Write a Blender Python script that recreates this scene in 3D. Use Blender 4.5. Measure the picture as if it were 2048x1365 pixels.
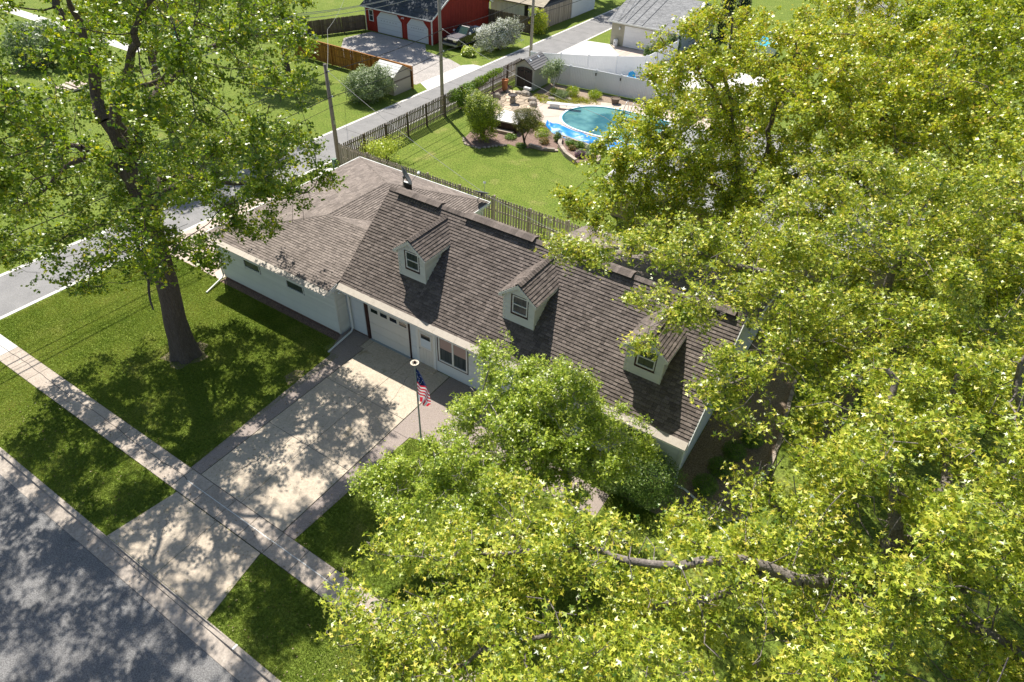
import bpy, math, random
import numpy as np
from mathutils import Vector, Matrix
random.seed(7)
S = bpy.context.scene
C = S.collection
for o in list(bpy.data.objects):
    bpy.data.objects.remove(o)

# ------------------------------------------------------------------ camera
cam = bpy.data.cameras.new('camera')
cam.sensor_width = 36.0
cam.lens = 22.717
cam.clip_end = 2000
cam_o = bpy.data.objects.new('camera', cam)
C.objects.link(cam_o)
cam_o.matrix_world = Matrix(((0.838867, -0.372485, 0.396936, 19.7334),
                             (0.543239, 0.526576, -0.653919, -16.3272),
                             (0.034558, 0.764181, 0.644075, 20.5),
                             (0, 0, 0, 1)))
S.camera = cam_o

# ------------------------------------------------------------------ light
SUN = Vector((-1.6, 1.09, 2.76)).normalized()
world = bpy.data.worlds.new("World")
S.world = world
world.use_nodes = True
wn = world.node_tree.nodes
wl = world.node_tree.links
bg = wn['Background']
sky = wn.new('ShaderNodeTexSky')
sky.sky_type = 'NISHITA'
sky.sun_disc = False
sky.sun_elevation = math.asin(SUN.z)
sky.sun_rotation = math.atan2(SUN.x, SUN.y)
sky.air_density = 1.0
sky.dust_density = 1.0
wl.new(sky.outputs[0], bg.inputs[0])
bg.inputs[1].default_value = 0.085
sl = bpy.data.lights.new('sun', 'SUN')
sl.energy = 5.0
sl.angle = math.radians(0.5)
sl.color = (1.0, 0.955, 0.88)
so = bpy.data.objects.new('sun', sl)
C.objects.link(so)
so.rotation_euler = SUN.to_track_quat('Z', 'Y').to_euler()
so.location = (0, 0, 60)
S.view_settings.view_transform = 'Standard'
S.view_settings.look = 'None'
S.view_settings.gamma = 1
S.view_settings.exposure = 0.62
S.view_settings.use_curve_mapping = False

# ------------------------------------------------------------------ materials
MATS = {}
def mat(name, col, rough=0.8, col2=None, scale=3.0, var=0.5, bump=0.0, bscale=20.0, tint=0.0, spec=0.3,
        metal=0.0, fine=0.0, fscale=60.0, detail=6.0, stretch=None, transl=None, spot=None):
    """col/col2 mixed by noise; fine = extra fine grain; tint = per-face 'tint' attribute strength."""
    if name in MATS: return MATS[name]
    m = bpy.data.materials.new(name); m.use_nodes = True
    nt = m.node_tree; N = nt.nodes; L = nt.links
    b = N['Principled BSDF']
    b.inputs['Roughness'].default_value = rough
    b.inputs['Metallic'].default_value = metal
    b.inputs['Specular IOR Level'].default_value = spec
    geo = N.new('ShaderNodeNewGeometry')
    vec = geo.outputs['Position']
    if stretch:
        mp = N.new('ShaderNodeMapping'); mp.inputs['Scale'].default_value = stretch
        L.new(vec, mp.inputs['Vector']); vec = mp.outputs[0]
    cur = None
    rgb = N.new('ShaderNodeRGB'); rgb.outputs[0].default_value = (*col, 1); cur = rgb.outputs[0]
    if col2 is not None:
        nz = N.new('ShaderNodeTexNoise'); nz.inputs['Scale'].default_value = scale; nz.inputs['Detail'].default_value = detail
        nz.inputs['Roughness'].default_value = 0.62
        L.new(vec, nz.inputs['Vector'])
        rmp = N.new('ShaderNodeMapRange'); rmp.inputs[1].default_value = 0.5 - 0.25*var*0.8; rmp.inputs[2].default_value = 0.5 + 0.25*var*0.8
        L.new(nz.outputs[0], rmp.inputs[0])
        mx = N.new('ShaderNodeMix'); mx.data_type = 'RGBA'
        L.new(rmp.outputs[0], mx.inputs[0]); L.new(cur, mx.inputs[6]); mx.inputs[7].default_value = (*col2, 1)
        cur = mx.outputs[2]
    if spot:   # (colour, scale, threshold, softness)
        nz = N.new('ShaderNodeTexNoise'); nz.inputs['Scale'].default_value = spot[1]; nz.inputs['Detail'].default_value = 8
        L.new(vec, nz.inputs['Vector'])
        rmp = N.new('ShaderNodeMapRange'); rmp.inputs[1].default_value = spot[2]; rmp.inputs[2].default_value = spot[2] + spot[3]
        L.new(nz.outputs[0], rmp.inputs[0])
        mx = N.new('ShaderNodeMix'); mx.data_type = 'RGBA'
        L.new(rmp.outputs[0], mx.inputs[0]); L.new(cur, mx.inputs[6]); mx.inputs[7].default_value = (*spot[0], 1)
        cur = mx.outputs[2]
    if fine > 0:
        nz = N.new('ShaderNodeTexNoise'); nz.inputs['Scale'].default_value = fscale; nz.inputs['Detail'].default_value = 3
        L.new(vec, nz.inputs['Vector'])
        rmp = N.new('ShaderNodeMapRange'); rmp.inputs[1].default_value = 0.3; rmp.inputs[2].default_value = 0.7
        rmp.inputs[3].default_value = 1 - fine; rmp.inputs[4].default_value = 1 + fine
        L.new(nz.outputs[0], rmp.inputs[0])
        mx = N.new('ShaderNodeVectorMath'); mx.operation = 'SCALE'
        L.new(cur, mx.inputs[0]); L.new(rmp.outputs[0], mx.inputs['Scale']); cur = mx.outputs[0]
    if tint > 0:
        at = N.new('ShaderNodeAttribute'); at.attribute_name = 'tint'
        rmp = N.new('ShaderNodeMapRange'); rmp.inputs[3].default_value = 1 - tint; rmp.inputs[4].default_value = 1 + tint
        L.new(at.outputs['Fac'], rmp.inputs[0])
        mx = N.new('ShaderNodeVectorMath'); mx.operation = 'SCALE'
        L.new(cur, mx.inputs[0]); L.new(rmp.outputs[0], mx.inputs['Scale']); cur = mx.outputs[0]
    L.new(cur, b.inputs['Base Color'])
    if bump > 0:
        nz = N.new('ShaderNodeTexNoise'); nz.inputs['Scale'].default_value = bscale; nz.inputs['Detail'].default_value = 4
        L.new(vec, nz.inputs['Vector'])
        bp = N.new('ShaderNodeBump'); bp.inputs['Strength'].default_value = 1.0; bp.inputs['Distance'].default_value = bump
        L.new(nz.outputs[0], bp.inputs['Height']); L.new(bp.outputs[0], b.inputs['Normal'])
    if transl:
        tr = N.new('ShaderNodeBsdfTranslucent'); tr.inputs[0].default_value = (*transl, 1)
        ms = N.new('ShaderNodeAddShader'); out = N['Material Output']
        L.new(b.outputs[0], ms.inputs[0]); L.new(tr.outputs[0], ms.inputs[1]); L.new(ms.outputs[0], out.inputs[0])
    MATS[name] = m
    return m

def leaf_mat(name, ramp, trans, tr_amt=0.5, rough=0.42, spec=0.5):
    """ramp: list of (pos, rgb) for reflectance, trans: rgb multiplier list for transmitted light; driven by 'tint'."""
    m = bpy.data.materials.new(name); m.use_nodes = True
    nt = m.node_tree; N = nt.nodes; L = nt.links
    b = N['Principled BSDF']; out = N['Material Output']
    b.inputs['Roughness'].default_value = rough
    b.inputs['Specular IOR Level'].default_value = spec
    at = N.new('ShaderNodeAttribute'); at.attribute_name = 'tint'
    def R(stops):
        r = N.new('ShaderNodeValToRGB')
        while len(r.color_ramp.elements) < len(stops): r.color_ramp.elements.new(0.5)
        for e, (p, c) in zip(r.color_ramp.elements, stops): e.position = p; e.color = (*c, 1)
        L.new(at.outputs['Fac'], r.inputs[0]); return r.outputs[0]
    L.new(R(ramp), b.inputs['Base Color'])
    tr = N.new('ShaderNodeBsdfTranslucent'); L.new(R(trans), tr.inputs[0])
    mx = N.new('ShaderNodeMixShader'); mx.inputs[0].default_value = tr_amt
    L.new(b.outputs[0], mx.inputs[1]); L.new(tr.outputs[0], mx.inputs[2]); L.new(mx.outputs[0], out.inputs[0])
    MATS[name] = m
    return m

def glass_mat():
    m = bpy.data.materials.new('window glass'); m.use_nodes = True
    b = m.node_tree.nodes['Principled BSDF']
    b.inputs['Base Color'].default_value = (0.012, 0.02, 0.026, 1); b.inputs['Roughness'].default_value = 0.06
    b.inputs['Specular IOR Level'].default_value = 0.8
    MATS['glass'] = m
    return m

GRASS = mat('lawn grass', (0.098, 0.168, 0.018), 0.9, (0.225, 0.262, 0.052), 0.7, 1.9, bump=0.07, bscale=22, fine=0.55, fscale=10, detail=9, spec=0.12, spot=((0.30, 0.29, 0.09), 0.45, 0.60, 0.16))
BLADE = leaf_mat('grass blades', [(0, (0.085, 0.135, 0.013)), (0.5, (0.20, 0.262, 0.030)), (0.85, (0.35, 0.37, 0.075)), (1, (0.44, 0.40, 0.13))],
                 [(0, (0.20, 0.32, 0.02)), (1, (0.45, 0.50, 0.07))], 0.35, 0.6, 0.2)
ASPH = mat('street asphalt', (0.165, 0.16, 0.155), 0.9, (0.215, 0.208, 0.20), 1.3, 1.0, bump=0.006, bscale=60, fine=0.45, fscale=24, spot=((0.11, 0.108, 0.105), 0.5, 0.60, 0.08))
ALLEY = mat('alley asphalt', (0.20, 0.195, 0.19), 0.9, (0.28, 0.27, 0.26), 0.9, 1.2, bump=0.005, bscale=60, fine=0.2, fscale=25)
CONC = mat('old concrete', (0.43, 0.355, 0.268), 0.9, (0.55, 0.465, 0.36), 0.9, 1.5, bump=0.003, bscale=80, fine=0.16, fscale=14, tint=0.12,
           spot=((0.33, 0.26, 0.16), 0.8, 0.64, 0.10))
WALKC = mat('sidewalk concrete', (0.38, 0.315, 0.255), 0.9, (0.50, 0.425, 0.35), 1.6, 1.1, bump=0.003, bscale=80, fine=0.18, fscale=18, tint=0.12)
NEWC = mat('new concrete', (0.60, 0.57, 0.52), 0.9, (0.68, 0.65, 0.60), 1.5, 1.0, fine=0.07, fscale=25, tint=0.05)
PINKC = mat('pinkish concrete', (0.50, 0.40, 0.33), 0.9, (0.58, 0.48, 0.40), 1.1, 1.0, fine=0.08, fscale=25, tint=0.10)
CURBC = mat('curb concrete', (0.34, 0.29, 0.24), 0.9, (0.44, 0.38, 0.32), 1.6, 1.2, fine=0.2, fscale=14, tint=0.10, bump=0.004, bscale=40)
PEB = mat('exposed pebble concrete', (0.20, 0.155, 0.135), 0.85, (0.44, 0.37, 0.32), 30, 2.6, bump=0.01, bscale=50, fine=0.4, fscale=40, detail=3)
JOINT = mat('dark joint', (0.06, 0.055, 0.05), 0.95)
GRAVEL = mat('gravel lot', (0.32, 0.295, 0.27), 0.95, (0.46, 0.42, 0.38), 1.2, 1.2, bump=0.02, bscale=20, fine=0.3, fscale=9)
MULCH = mat('bark mulch', (0.15, 0.095, 0.075), 0.95, (0.30, 0.21, 0.17), 4, 2.0, bump=0.03, bscale=20, fine=0.5, fscale=20)
ROCKB = mat('river rock bed', (0.17, 0.115, 0.08), 0.9, (0.46, 0.36, 0.27), 14, 2.4, bump=0.05, bscale=16, fine=0.5, fscale=24, detail=3)
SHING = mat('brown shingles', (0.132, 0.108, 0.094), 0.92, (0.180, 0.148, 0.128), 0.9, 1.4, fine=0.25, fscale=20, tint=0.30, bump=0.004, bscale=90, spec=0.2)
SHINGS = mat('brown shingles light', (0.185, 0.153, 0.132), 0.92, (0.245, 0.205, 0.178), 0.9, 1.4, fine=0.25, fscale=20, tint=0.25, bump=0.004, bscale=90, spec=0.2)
SHDARK = mat('shingle underside', (0.035, 0.028, 0.025), 0.95)
SHGREY = mat('grey shingles', (0.23, 0.23, 0.23), 0.92, (0.31, 0.31, 0.305), 3, 1.2, fine=0.25, fscale=20, tint=0.2)
SHBLUE = mat('dark slate shingles', (0.045, 0.055, 0.065), 0.9, (0.075, 0.085, 0.095), 2, 1.2, fine=0.2, fscale=12, tint=0.2, spot=((0.18, 0.17, 0.12), 1.2, 0.62, 0.1))
SIDING = mat('sage white vinyl siding', (0.66, 0.66, 0.59), 0.55, (0.70, 0.70, 0.63), 1.5, 1.0, tint=0.09, spec=0.3)
SIDW = mat('pale grey siding', (0.62, 0.64, 0.62), 0.55, (0.66, 0.675, 0.65), 1.5, 1.0, tint=0.08)
TRIM = mat('white trim', (0.76, 0.76, 0.72), 0.5, (0.70, 0.70, 0.66), 3, 1.0)
GUTT = mat('cream gutter cover', (0.52, 0.46, 0.38), 0.6, (0.42, 0.365, 0.30), 5, 1.2, fine=0.08, fscale=30)
BROWN = mat('dark brown trim', (0.055, 0.025, 0.02), 0.5)
REDBR = mat('red brown shutter', (0.09, 0.03, 0.022), 0.5)
BRICK = mat('brown foundation brick', (0.12, 0.06, 0.045), 0.9, (0.2, 0.12, 0.09), 8, 1.6)
DOORW = mat('cream door paint', (0.70, 0.66, 0.58), 0.5, (0.66, 0.62, 0.54), 2, 1.0)
VINYL = mat('white vinyl', (0.84, 0.84, 0.85), 0.45, (0.79, 0.79, 0.80), 0.8, 1.0)
GLASS = glass_mat()
CURT = mat('window curtain', (0.10, 0.115, 0.11), 0.9, (0.035, 0.045, 0.045), 9, 1.4, stretch=(1, 1, 0.05))
BLIND = mat('white door blind', (0.62, 0.68, 0.72), 0.6)
SHADE = mat('pink window shade', (0.42, 0.30, 0.26), 0.7)
SCREEN = mat('dark insect screen', (0.06, 0.07, 0.075), 0.8)
WIREM = mat('grey cable sheath', (0.30, 0.30, 0.29), 0.7)
METAL = mat('galvanised metal', (0.45, 0.46, 0.46), 0.4, metal=0.8)
DISHM = mat('dark grey dish paint', (0.10, 0.105, 0.11), 0.45)
BLACK = mat('black metal', (0.02, 0.02, 0.022), 0.6)
WHITEM = mat('white enamel', (0.80, 0.80, 0.80), 0.3)
WOODG = mat('weathered grey wood', (0.24, 0.19, 0.15), 0.9, (0.36, 0.30, 0.245), 3, 1.4, tint=0.22, fine=0.2, fscale=18, stretch=(6, 6, 0.8))
WOODS = mat('weathered silver wood', (0.35, 0.285, 0.225), 0.9, (0.50, 0.42, 0.34), 3, 1.4, tint=0.25, fine=0.2, fscale=18, stretch=(6, 6, 0.8))
WOODD = mat('dark aged wood', (0.115, 0.085, 0.06), 0.9, (0.20, 0.155, 0.12), 3, 1.4, tint=0.25, fine=0.2, fscale=18, stretch=(6, 6, 0.8))
WOODO = mat('orange stained cedar', (0.28, 0.115, 0.025), 0.8, (0.40, 0.18, 0.045), 3, 1.4, tint=0.28, stretch=(6, 6, 0.8))
POLEW = mat('utility pole wood', (0.20, 0.165, 0.135), 0.9, (0.30, 0.26, 0.22), 5, 1.4, stretch=(5, 5, 0.4), fine=0.2, fscale=20)
POLEL = mat('pale utility pole wood', (0.30, 0.26, 0.21), 0.9, (0.40, 0.355, 0.30), 5, 1.4, stretch=(5, 5, 0.4), fine=0.2, fscale=20)
BARK = mat('grey brown bark', (0.115, 0.092, 0.07), 0.95, (0.21, 0.175, 0.14), 6, 2.0, bump=0.05, bscale=9, fine=0.35, fscale=18, stretch=(3, 3, 0.6))
BARKD = mat('dark furrowed bark', (0.075, 0.056, 0.043), 0.95, (0.20, 0.158, 0.125), 6, 2.0, bump=0.09, bscale=7, fine=0.35, fscale=18, stretch=(3.2, 3.2, 0.45))
BARKL = mat('pale grey bark', (0.22, 0.195, 0.17), 0.9, (0.36, 0.33, 0.29), 8, 1.6, fine=0.3, fscale=18, bump=0.02, bscale=14)
REDW = mat('red barn siding', (0.33, 0.035, 0.022), 0.75, (0.27, 0.028, 0.018), 3, 1.2, tint=0.08)
DOORB = mat('bluish white garage door', (0.62, 0.68, 0.70), 0.5)
BEIGE = mat('beige siding', (0.40, 0.37, 0.28), 0.7, (0.44, 0.405, 0.31), 2, 1, tint=0.06)
TANW = mat('tan wall', (0.36, 0.29, 0.20), 0.8)
GREYW = mat('blue grey wall', (0.33, 0.36, 0.38), 0.7)
PLAST = mat('taupe resin wall', (0.42, 0.42, 0.37), 0.6)
SHEDC = mat('cream shed wall', (0.46, 0.41, 0.33), 0.7)
SHEDR = mat('grey resin shed roof', (0.20, 0.19, 0.185), 0.6, tint=0.25)
SHEDL = mat('pale shed roof', (0.60, 0.60, 0.57), 0.5, (0.50, 0.50, 0.47), 3, 1, tint=0.1)
DBROWN = mat('dark resin doors', (0.055, 0.043, 0.04), 0.6)
WATER = None
POOLB = mat('pool liner', (0.03, 0.30, 0.40), 0.4, (0.05, 0.36, 0.42), 1, 1)
TARP = mat('blue tarp', (0.005, 0.20, 0.62), 0.45, (0.015, 0.27, 0.72), 3, 1.5, spec=0.4)
BLUEC = mat('turquoise plastic', (0.0, 0.32, 0.60), 0.4)
TERRA = mat('terracotta', (0.48, 0.20, 0.08), 0.8)
FLAG_S = mat('flagstone', (0.42, 0.32, 0.22), 0.85, (0.50, 0.42, 0.32), 2.5, 1.6, tint=0.28, fine=0.12, fscale=14)
STONE = mat('landscape stone', (0.30, 0.25, 0.20), 0.9, (0.45, 0.40, 0.33), 4, 1.8, fine=0.2, fscale=14, tint=0.2, bump=0.02, bscale=9)
WALLST = mat('retaining wall block', (0.33, 0.27, 0.22), 0.9, (0.44, 0.37, 0.30), 4, 1.4, tint=0.2, fine=0.15, fscale=14)
TUBC = mat('hot tub cover', (0.74, 0.70, 0.66), 0.6, (0.66, 0.62, 0.58), 3, 1)
TUBS = mat('hot tub skirt', (0.07, 0.04, 0.035), 0.7, tint=0.2)
PAINTB = mat('black truck paint', (0.012, 0.013, 0.016), 0.18, spec=0.8)
PAINT_LIT = mat('sunlit black truck paint', (0.22, 0.21, 0.22), 0.25, metal=0.4)  # black hood brightened, sunlight put into its colour
TYRE = mat('tyre rubber', (0.02, 0.02, 0.02), 0.9)
F_RED = mat('flag red', (0.50, 0.02, 0.045), 0.8, transl=(.25, .01, .02))
F_WHT = mat('flag white', (0.80, 0.78, 0.78), 0.8, transl=(.25, .25, .25))
F_BLU = mat('flag blue', (0.015, 0.035, 0.16), 0.8)
POLEM = mat('grey green flagpole', (0.30, 0.34, 0.32), 0.4)
GREENB = mat('utility green paint', (0.12, 0.20, 0.14), 0.5)
SOIL = mat('bare soil', (0.22, 0.17, 0.12), 0.95, (0.32, 0.26, 0.19), 3, 1.5, fine=0.3, fscale=14)

YG = leaf_mat('yellow green leaves', [(0, (0.05, 0.11, 0.008)), (0.45, (0.31, 0.385, 0.028)), (0.85, (0.62, 0.64, 0.08)), (1, (0.72, 0.62, 0.10))],
              [(0, (0.18, 0.36, 0.012)), (0.6, (0.60, 0.70, 0.02)), (1, (0.88, 0.80, 0.05))], 0.30, 0.36, 0.7)
GG = leaf_mat('fresh green leaves', [(0, (0.12, 0.21, 0.018)), (0.5, (0.36, 0.46, 0.035)), (1, (0.66, 0.70, 0.12))],
              [(0, (0.28, 0.48, 0.025)), (1, (0.80, 0.88, 0.12))], 0.32, 0.36, 0.8)
DG = leaf_mat('mid green leaves', [(0, (0.07, 0.14, 0.008)), (0.6, (0.24, 0.34, 0.018)), (0.95, (0.46, 0.50, 0.035)), (1, (0.56, 0.50, 0.035))],
              [(0, (0.12, 0.26, 0.008)), (0.7, (0.48, 0.62, 0.02)), (1, (0.80, 0.76, 0.03))], 0.40, 0.36, 0.7)
YT = leaf_mat('golden budding leaves', [(0, (0.12, 0.20, 0.012)), (0.45, (0.38, 0.45, 0.025)), (0.9, (0.64, 0.64, 0.05)), (1, (0.58, 0.42, 0.07))],
              [(0, (0.30, 0.46, 0.012)), (0.6, (0.74, 0.80, 0.03)), (1, (0.90, 0.74, 0.07))], 0.32, 0.36, 0.7)
YEW = leaf_mat('yew needles', [(0, (0.025, 0.06, 0.010)), (0.45, (0.08, 0.15, 0.012)), (0.7, (0.34, 0.44, 0.02)), (1, (0.52, 0.56, 0.03))], [(0, (0.04, 0.09, 0.01)), (1, (0.4, 0.48, 0.03))], 0.3)
BOX = leaf_mat('boxwood leaves', [(0, (0.04, 0.10, 0.012)), (1, (0.26, 0.40, 0.04))], [(0, (0.06, 0.14, 0.01)), (1, (0.36, 0.52, 0.04))], 0.3)
SAGE = leaf_mat('silvery sage leaves', [(0, (0.11, 0.16, 0.055)), (1, (0.46, 0.54, 0.28))], [(0, (0.15, 0.24, 0.06)), (1, (0.4, 0.5, 0.18))], 0.35)
WBL = leaf_mat('white blossom and leaves', [(0, (0.06, 0.10, 0.03)), (0.3, (0.20, 0.26, 0.08)), (0.42, (0.72, 0.72, 0.60)), (1, (0.85, 0.85, 0.78))],
               [(0, (0.1, 0.15, 0.03)), (1, (0.5, 0.5, 0.4))], 0.3)
GOLD = leaf_mat('golden ground cover leaves', [(0, (0.16, 0.20, 0.01)), (1, (0.50, 0.50, 0.02))], [(0, (0.2, 0.2, 0.01)), (1, (0.5, 0.5, 0.02))], 0.3)
JUN = leaf_mat('dark evergreen needles', [(0, (0.012, 0.03, 0.01)), (1, (0.06, 0.10, 0.03))], [(0, (0.01, 0.03, 0.01)), (1, (0.05, 0.09, 0.02))], 0.2)
ORB = leaf_mat('orange green foliage', [(0, (0.10, 0.12, 0.02)), (0.6, (0.22, 0.20, 0.04)), (1, (0.42, 0.16, 0.05))], [(0, (0.1, 0.15, 0.02)), (1, (0.4, 0.2, 0.05))], 0.3)
PURP = leaf_mat('purple foliage', [(0, (0.06, 0.02, 0.04)), (1, (0.20, 0.10, 0.14))], [(0, (0.1, 0.03, 0.05)), (1, (0.2, 0.1, 0.1))], 0.3)

# ------------------------------------------------------------------ object helpers
def empty(name, loc, rz=0.0):
    o = bpy.data.objects.new(name, None); C.objects.link(o)
    o.location = loc; o.rotation_euler = (0, 0, rz); o.empty_display_size = 0.3
    return o
def tag(o, label=None, cat=None, group=None, kind=None):
    if label: o['label'] = label
    if cat: o['category'] = cat
    if group: o['group'] = group
    if kind: o['kind'] = kind
    return o
def link(name, me, parent=None, world=True):
    o = bpy.data.objects.new(name, me); C.objects.link(o)
    if parent is not None:
        o.parent = parent
        if world and parent.type == 'EMPTY':
            o.matrix_parent_inverse = Matrix.Translation(parent.location).inverted()
    return o

class MB:
    def __init__(s): s.v = []; s.f = []; s.t = []
    def vs(s, pts):
        i = len(s.v); s.v.extend([tuple(p) for p in pts]); return i
    def poly(s, pts, t=0.5):
        i = s.vs(pts); s.f.append(tuple(range(i, i + len(pts)))); s.t.append(t); return s
    def box(s, x0, x1, y0, y1, z0, z1, t=0.5):
        return s.hexa([(x0, y0, z0), (x1, y0, z0), (x1, y1, z0), (x0, y1, z0), (x0, y0, z1), (x1, y0, z1), (x1, y1, z1), (x0, y1, z1)], t)
    def hexa(s, p, t=0.5):
        i = s.vs(p)
        for q in ((3, 2, 1, 0), (4, 5, 6, 7), (0, 1, 5, 4), (1, 2, 6, 5), (2, 3, 7, 6), (3, 0, 4, 7)):
            s.f.append(tuple(i + k for k in q)); s.t.append(t)
        return s
    def bar(s, a, b, w, h, t=0.5, up=(0, 0, 1)):
        a = Vector(a); b = Vector(b); d = (b - a).normalized(); u = Vector(up)
        sd = d.cross(u)
        if sd.length < 1e-4: sd = d.cross(Vector((1, 0, 0)))
        sd.normalize(); u = sd.cross(d)
        P = []
        for z in (-h/2, h/2):
            for q, sg in ((a, -1), (b, -1), (b, 1), (a, 1)):
                P.append(q + sd*(sg*w/2) + u*z)
        return s.hexa(P, t)
    def prism(s, pts, z0, z1, t=0.5):
        n = len(pts); i = s.vs([(p[0], p[1], z0) for p in pts] + [(p[0], p[1], z1) for p in pts])
        s.f.append(tuple(i + k for k in reversed(range(n)))); s.t.append(t)
        s.f.append(tuple(i + n + k for k in range(n))); s.t.append(t)
        for k in range(n):
            s.f.append((i + k, i + (k+1) % n, i + n + (k+1) % n, i + n + k)); s.t.append(t)
        return s
    def extrude(s, pts, d, t=0.5):
        """polygon pts (3D, any plane) extruded along vector d"""
        n = len(pts); d = Vector(d); i = s.vs([Vector(p) for p in pts] + [Vector(p) + d for p in pts])
        s.f.append(tuple(i + k for k in reversed(range(n)))); s.t.append(t)
        s.f.append(tuple(i + n + k for k in range(n))); s.t.append(t)
        for k in range(n):
            s.f.append((i + k, i + (k+1) % n, i + n + (k+1) % n, i + n + k)); s.t.append(t)
        return s
    def tube(s, pts, rad, n=8, t=0.5, cap=True):
        pts = [Vector(p) for p in pts]
        if not isinstance(rad, (list, tuple)): rad = [rad]*len(pts)
        base = len(s.v); prev = None
        for k, p in enumerate(pts):
            d = (pts[min(k+1, len(pts)-1)] - pts[max(k-1, 0)]).normalized()
            ref = prev if prev is not None else (Vector((1, 0, 0)) if abs(d.x) < 0.8 else Vector((0, 1, 0)))
            a = (ref - d*ref.dot(d)).normalized(); b = d.cross(a); prev = a
            for j in range(n):
                th = 2*math.pi*j/n
                s.v.append(tuple(p + (a*math.cos(th) + b*math.sin(th))*rad[k]))
        for k in range(len(pts)-1):
            for j in range(n):
                s.f.append((base + k*n + j, base + k*n + (j+1) % n, base + (k+1)*n + (j+1) % n, base + (k+1)*n + j)); s.t.append(t)
        if cap:
            s.f.append(tuple(base + j for j in reversed(range(n)))); s.t.append(t)
            s.f.append(tuple(base + (len(pts)-1)*n + j for j in range(n))); s.t.append(t)
        return s
    def lathe(s, prof, c=(0, 0, 0), n=24, t=0.5):
        base = len(s.v)
        for r, z in prof:
            for j in range(n):
                th = 2*math.pi*j/n; s.v.append((c[0] + r*math.cos(th), c[1] + r*math.sin(th), c[2] + z))
        for k in range(len(prof)-1):
            for j in range(n):
                s.f.append((base + k*n + j, base + k*n + (j+1) % n, base + (k+1)*n + (j+1) % n, base + (k+1)*n + j)); s.t.append(t)
        return s
    def mesh(s, name, m, smooth=False):
        me = bpy.data.meshes.new(name); me.from_pydata(s.v, [], s.f); me.materials.append(m)
        a = me.attributes.new('tint', 'FLOAT', 'FACE'); a.data.foreach_set('value', np.array(s.t, dtype=np.float32))
        if smooth: me.polygons.foreach_set('use_smooth', [True]*len(me.polygons))
        me.update(); return me
    def build(s, name, m, parent=None, smooth=False, world=True, **kw):
        o = link(name, s.mesh(name, m, smooth), parent, world)
        if kw: tag(o, **kw)
        return o

def tri_mesh(name, V, nper, tint, m):
    """V: (N*nper*3, 3) float array of separate triangles; tint per group of nper triangles"""
    V = np.ascontiguousarray(V, dtype=np.float32); nt = len(V)//3
    me = bpy.data.meshes.new(name)
    me.vertices.add(len(V)); me.vertices.foreach_set('co', V.ravel())
    me.loops.add(len(V)); me.loops.foreach_set('vertex_index', np.arange(len(V), dtype=np.int32))
    me.polygons.add(nt)
    me.polygons.foreach_set('loop_start', np.arange(0, len(V), 3, dtype=np.int32))
    a = me.attributes.new('tint', 'FLOAT', 'FACE'); a.data.foreach_set('value', np.repeat(tint, nper).astype(np.float32))
    me.materials.append(m); me.update(calc_edges=True)
    return me

STAR = np.array([[-.16, -.02, 0], [.16, -.02, 0], [0, .62, 0],
                 [-.04, -.14, 0], [.06, .2, 0], [.52, .20, .03],
                 [.04, -.14, 0], [-.52, .20, .03], [-.06, .2, 0]])
LEAF2 = np.array([[-.46, .10, .03], [.07, -.22, 0], [.05, .62, 0], [.46, .10, .03], [-.05, .5, 0], [-.07, -.2, 0]])
OVAL = np.array([[0, -.5, 0], [.24, 0, .03], [0, .5, 0], [0, -.5, 0], [0, .5, 0], [-.24, 0, .03]])
def leaves(P, size, rng, shape=STAR, up=0.75, spread=0.6, jit=0.35, outward=None):
    n = len(P); k = len(shape)
    nrm = rng.normal(0, spread, (n, 3)); nrm[:, 2] += up
    if outward is not None: nrm += outward
    nrm /= np.linalg.norm(nrm, axis=1)[:, None]
    ref = rng.normal(0, 1, (n, 3)); a = np.cross(nrm, ref); a /= np.linalg.norm(a, axis=1)[:, None]; b = np.cross(nrm, a)
    s = (size*(1 + rng.uniform(-jit, jit, n)))[:, None, None]
    V = P[:, None, :] + s*(shape[None, :, 0:1]*a[:, None, :] + shape[None, :, 1:2]*b[:, None, :] + shape[None, :, 2:3]*nrm[:, None, :])
    return V.reshape(-1, 3)
# ================================================================== GROUND
rng = np.random.default_rng(5)
def sheet(name, pts, z, m, th=0.0, parent=None, **kw):
    b = MB()
    if th > 0: b.prism(pts, z - th, z)
    else: b.poly([(p[0], p[1], z) for p in pts])
    return b.build(name, m, parent, **kw)
def rect(x0, x1, y0, y1): return [(x0, y0), (x1, y0), (x1, y1), (x0, y1)]
sheet('lawn', rect(-260, 200, -12.83, 420), 0.0, GRASS, kind='structure')
sheet('street', rect(-260, 200, -60, -13.40), -0.13, ASPH, kind='structure')
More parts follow.
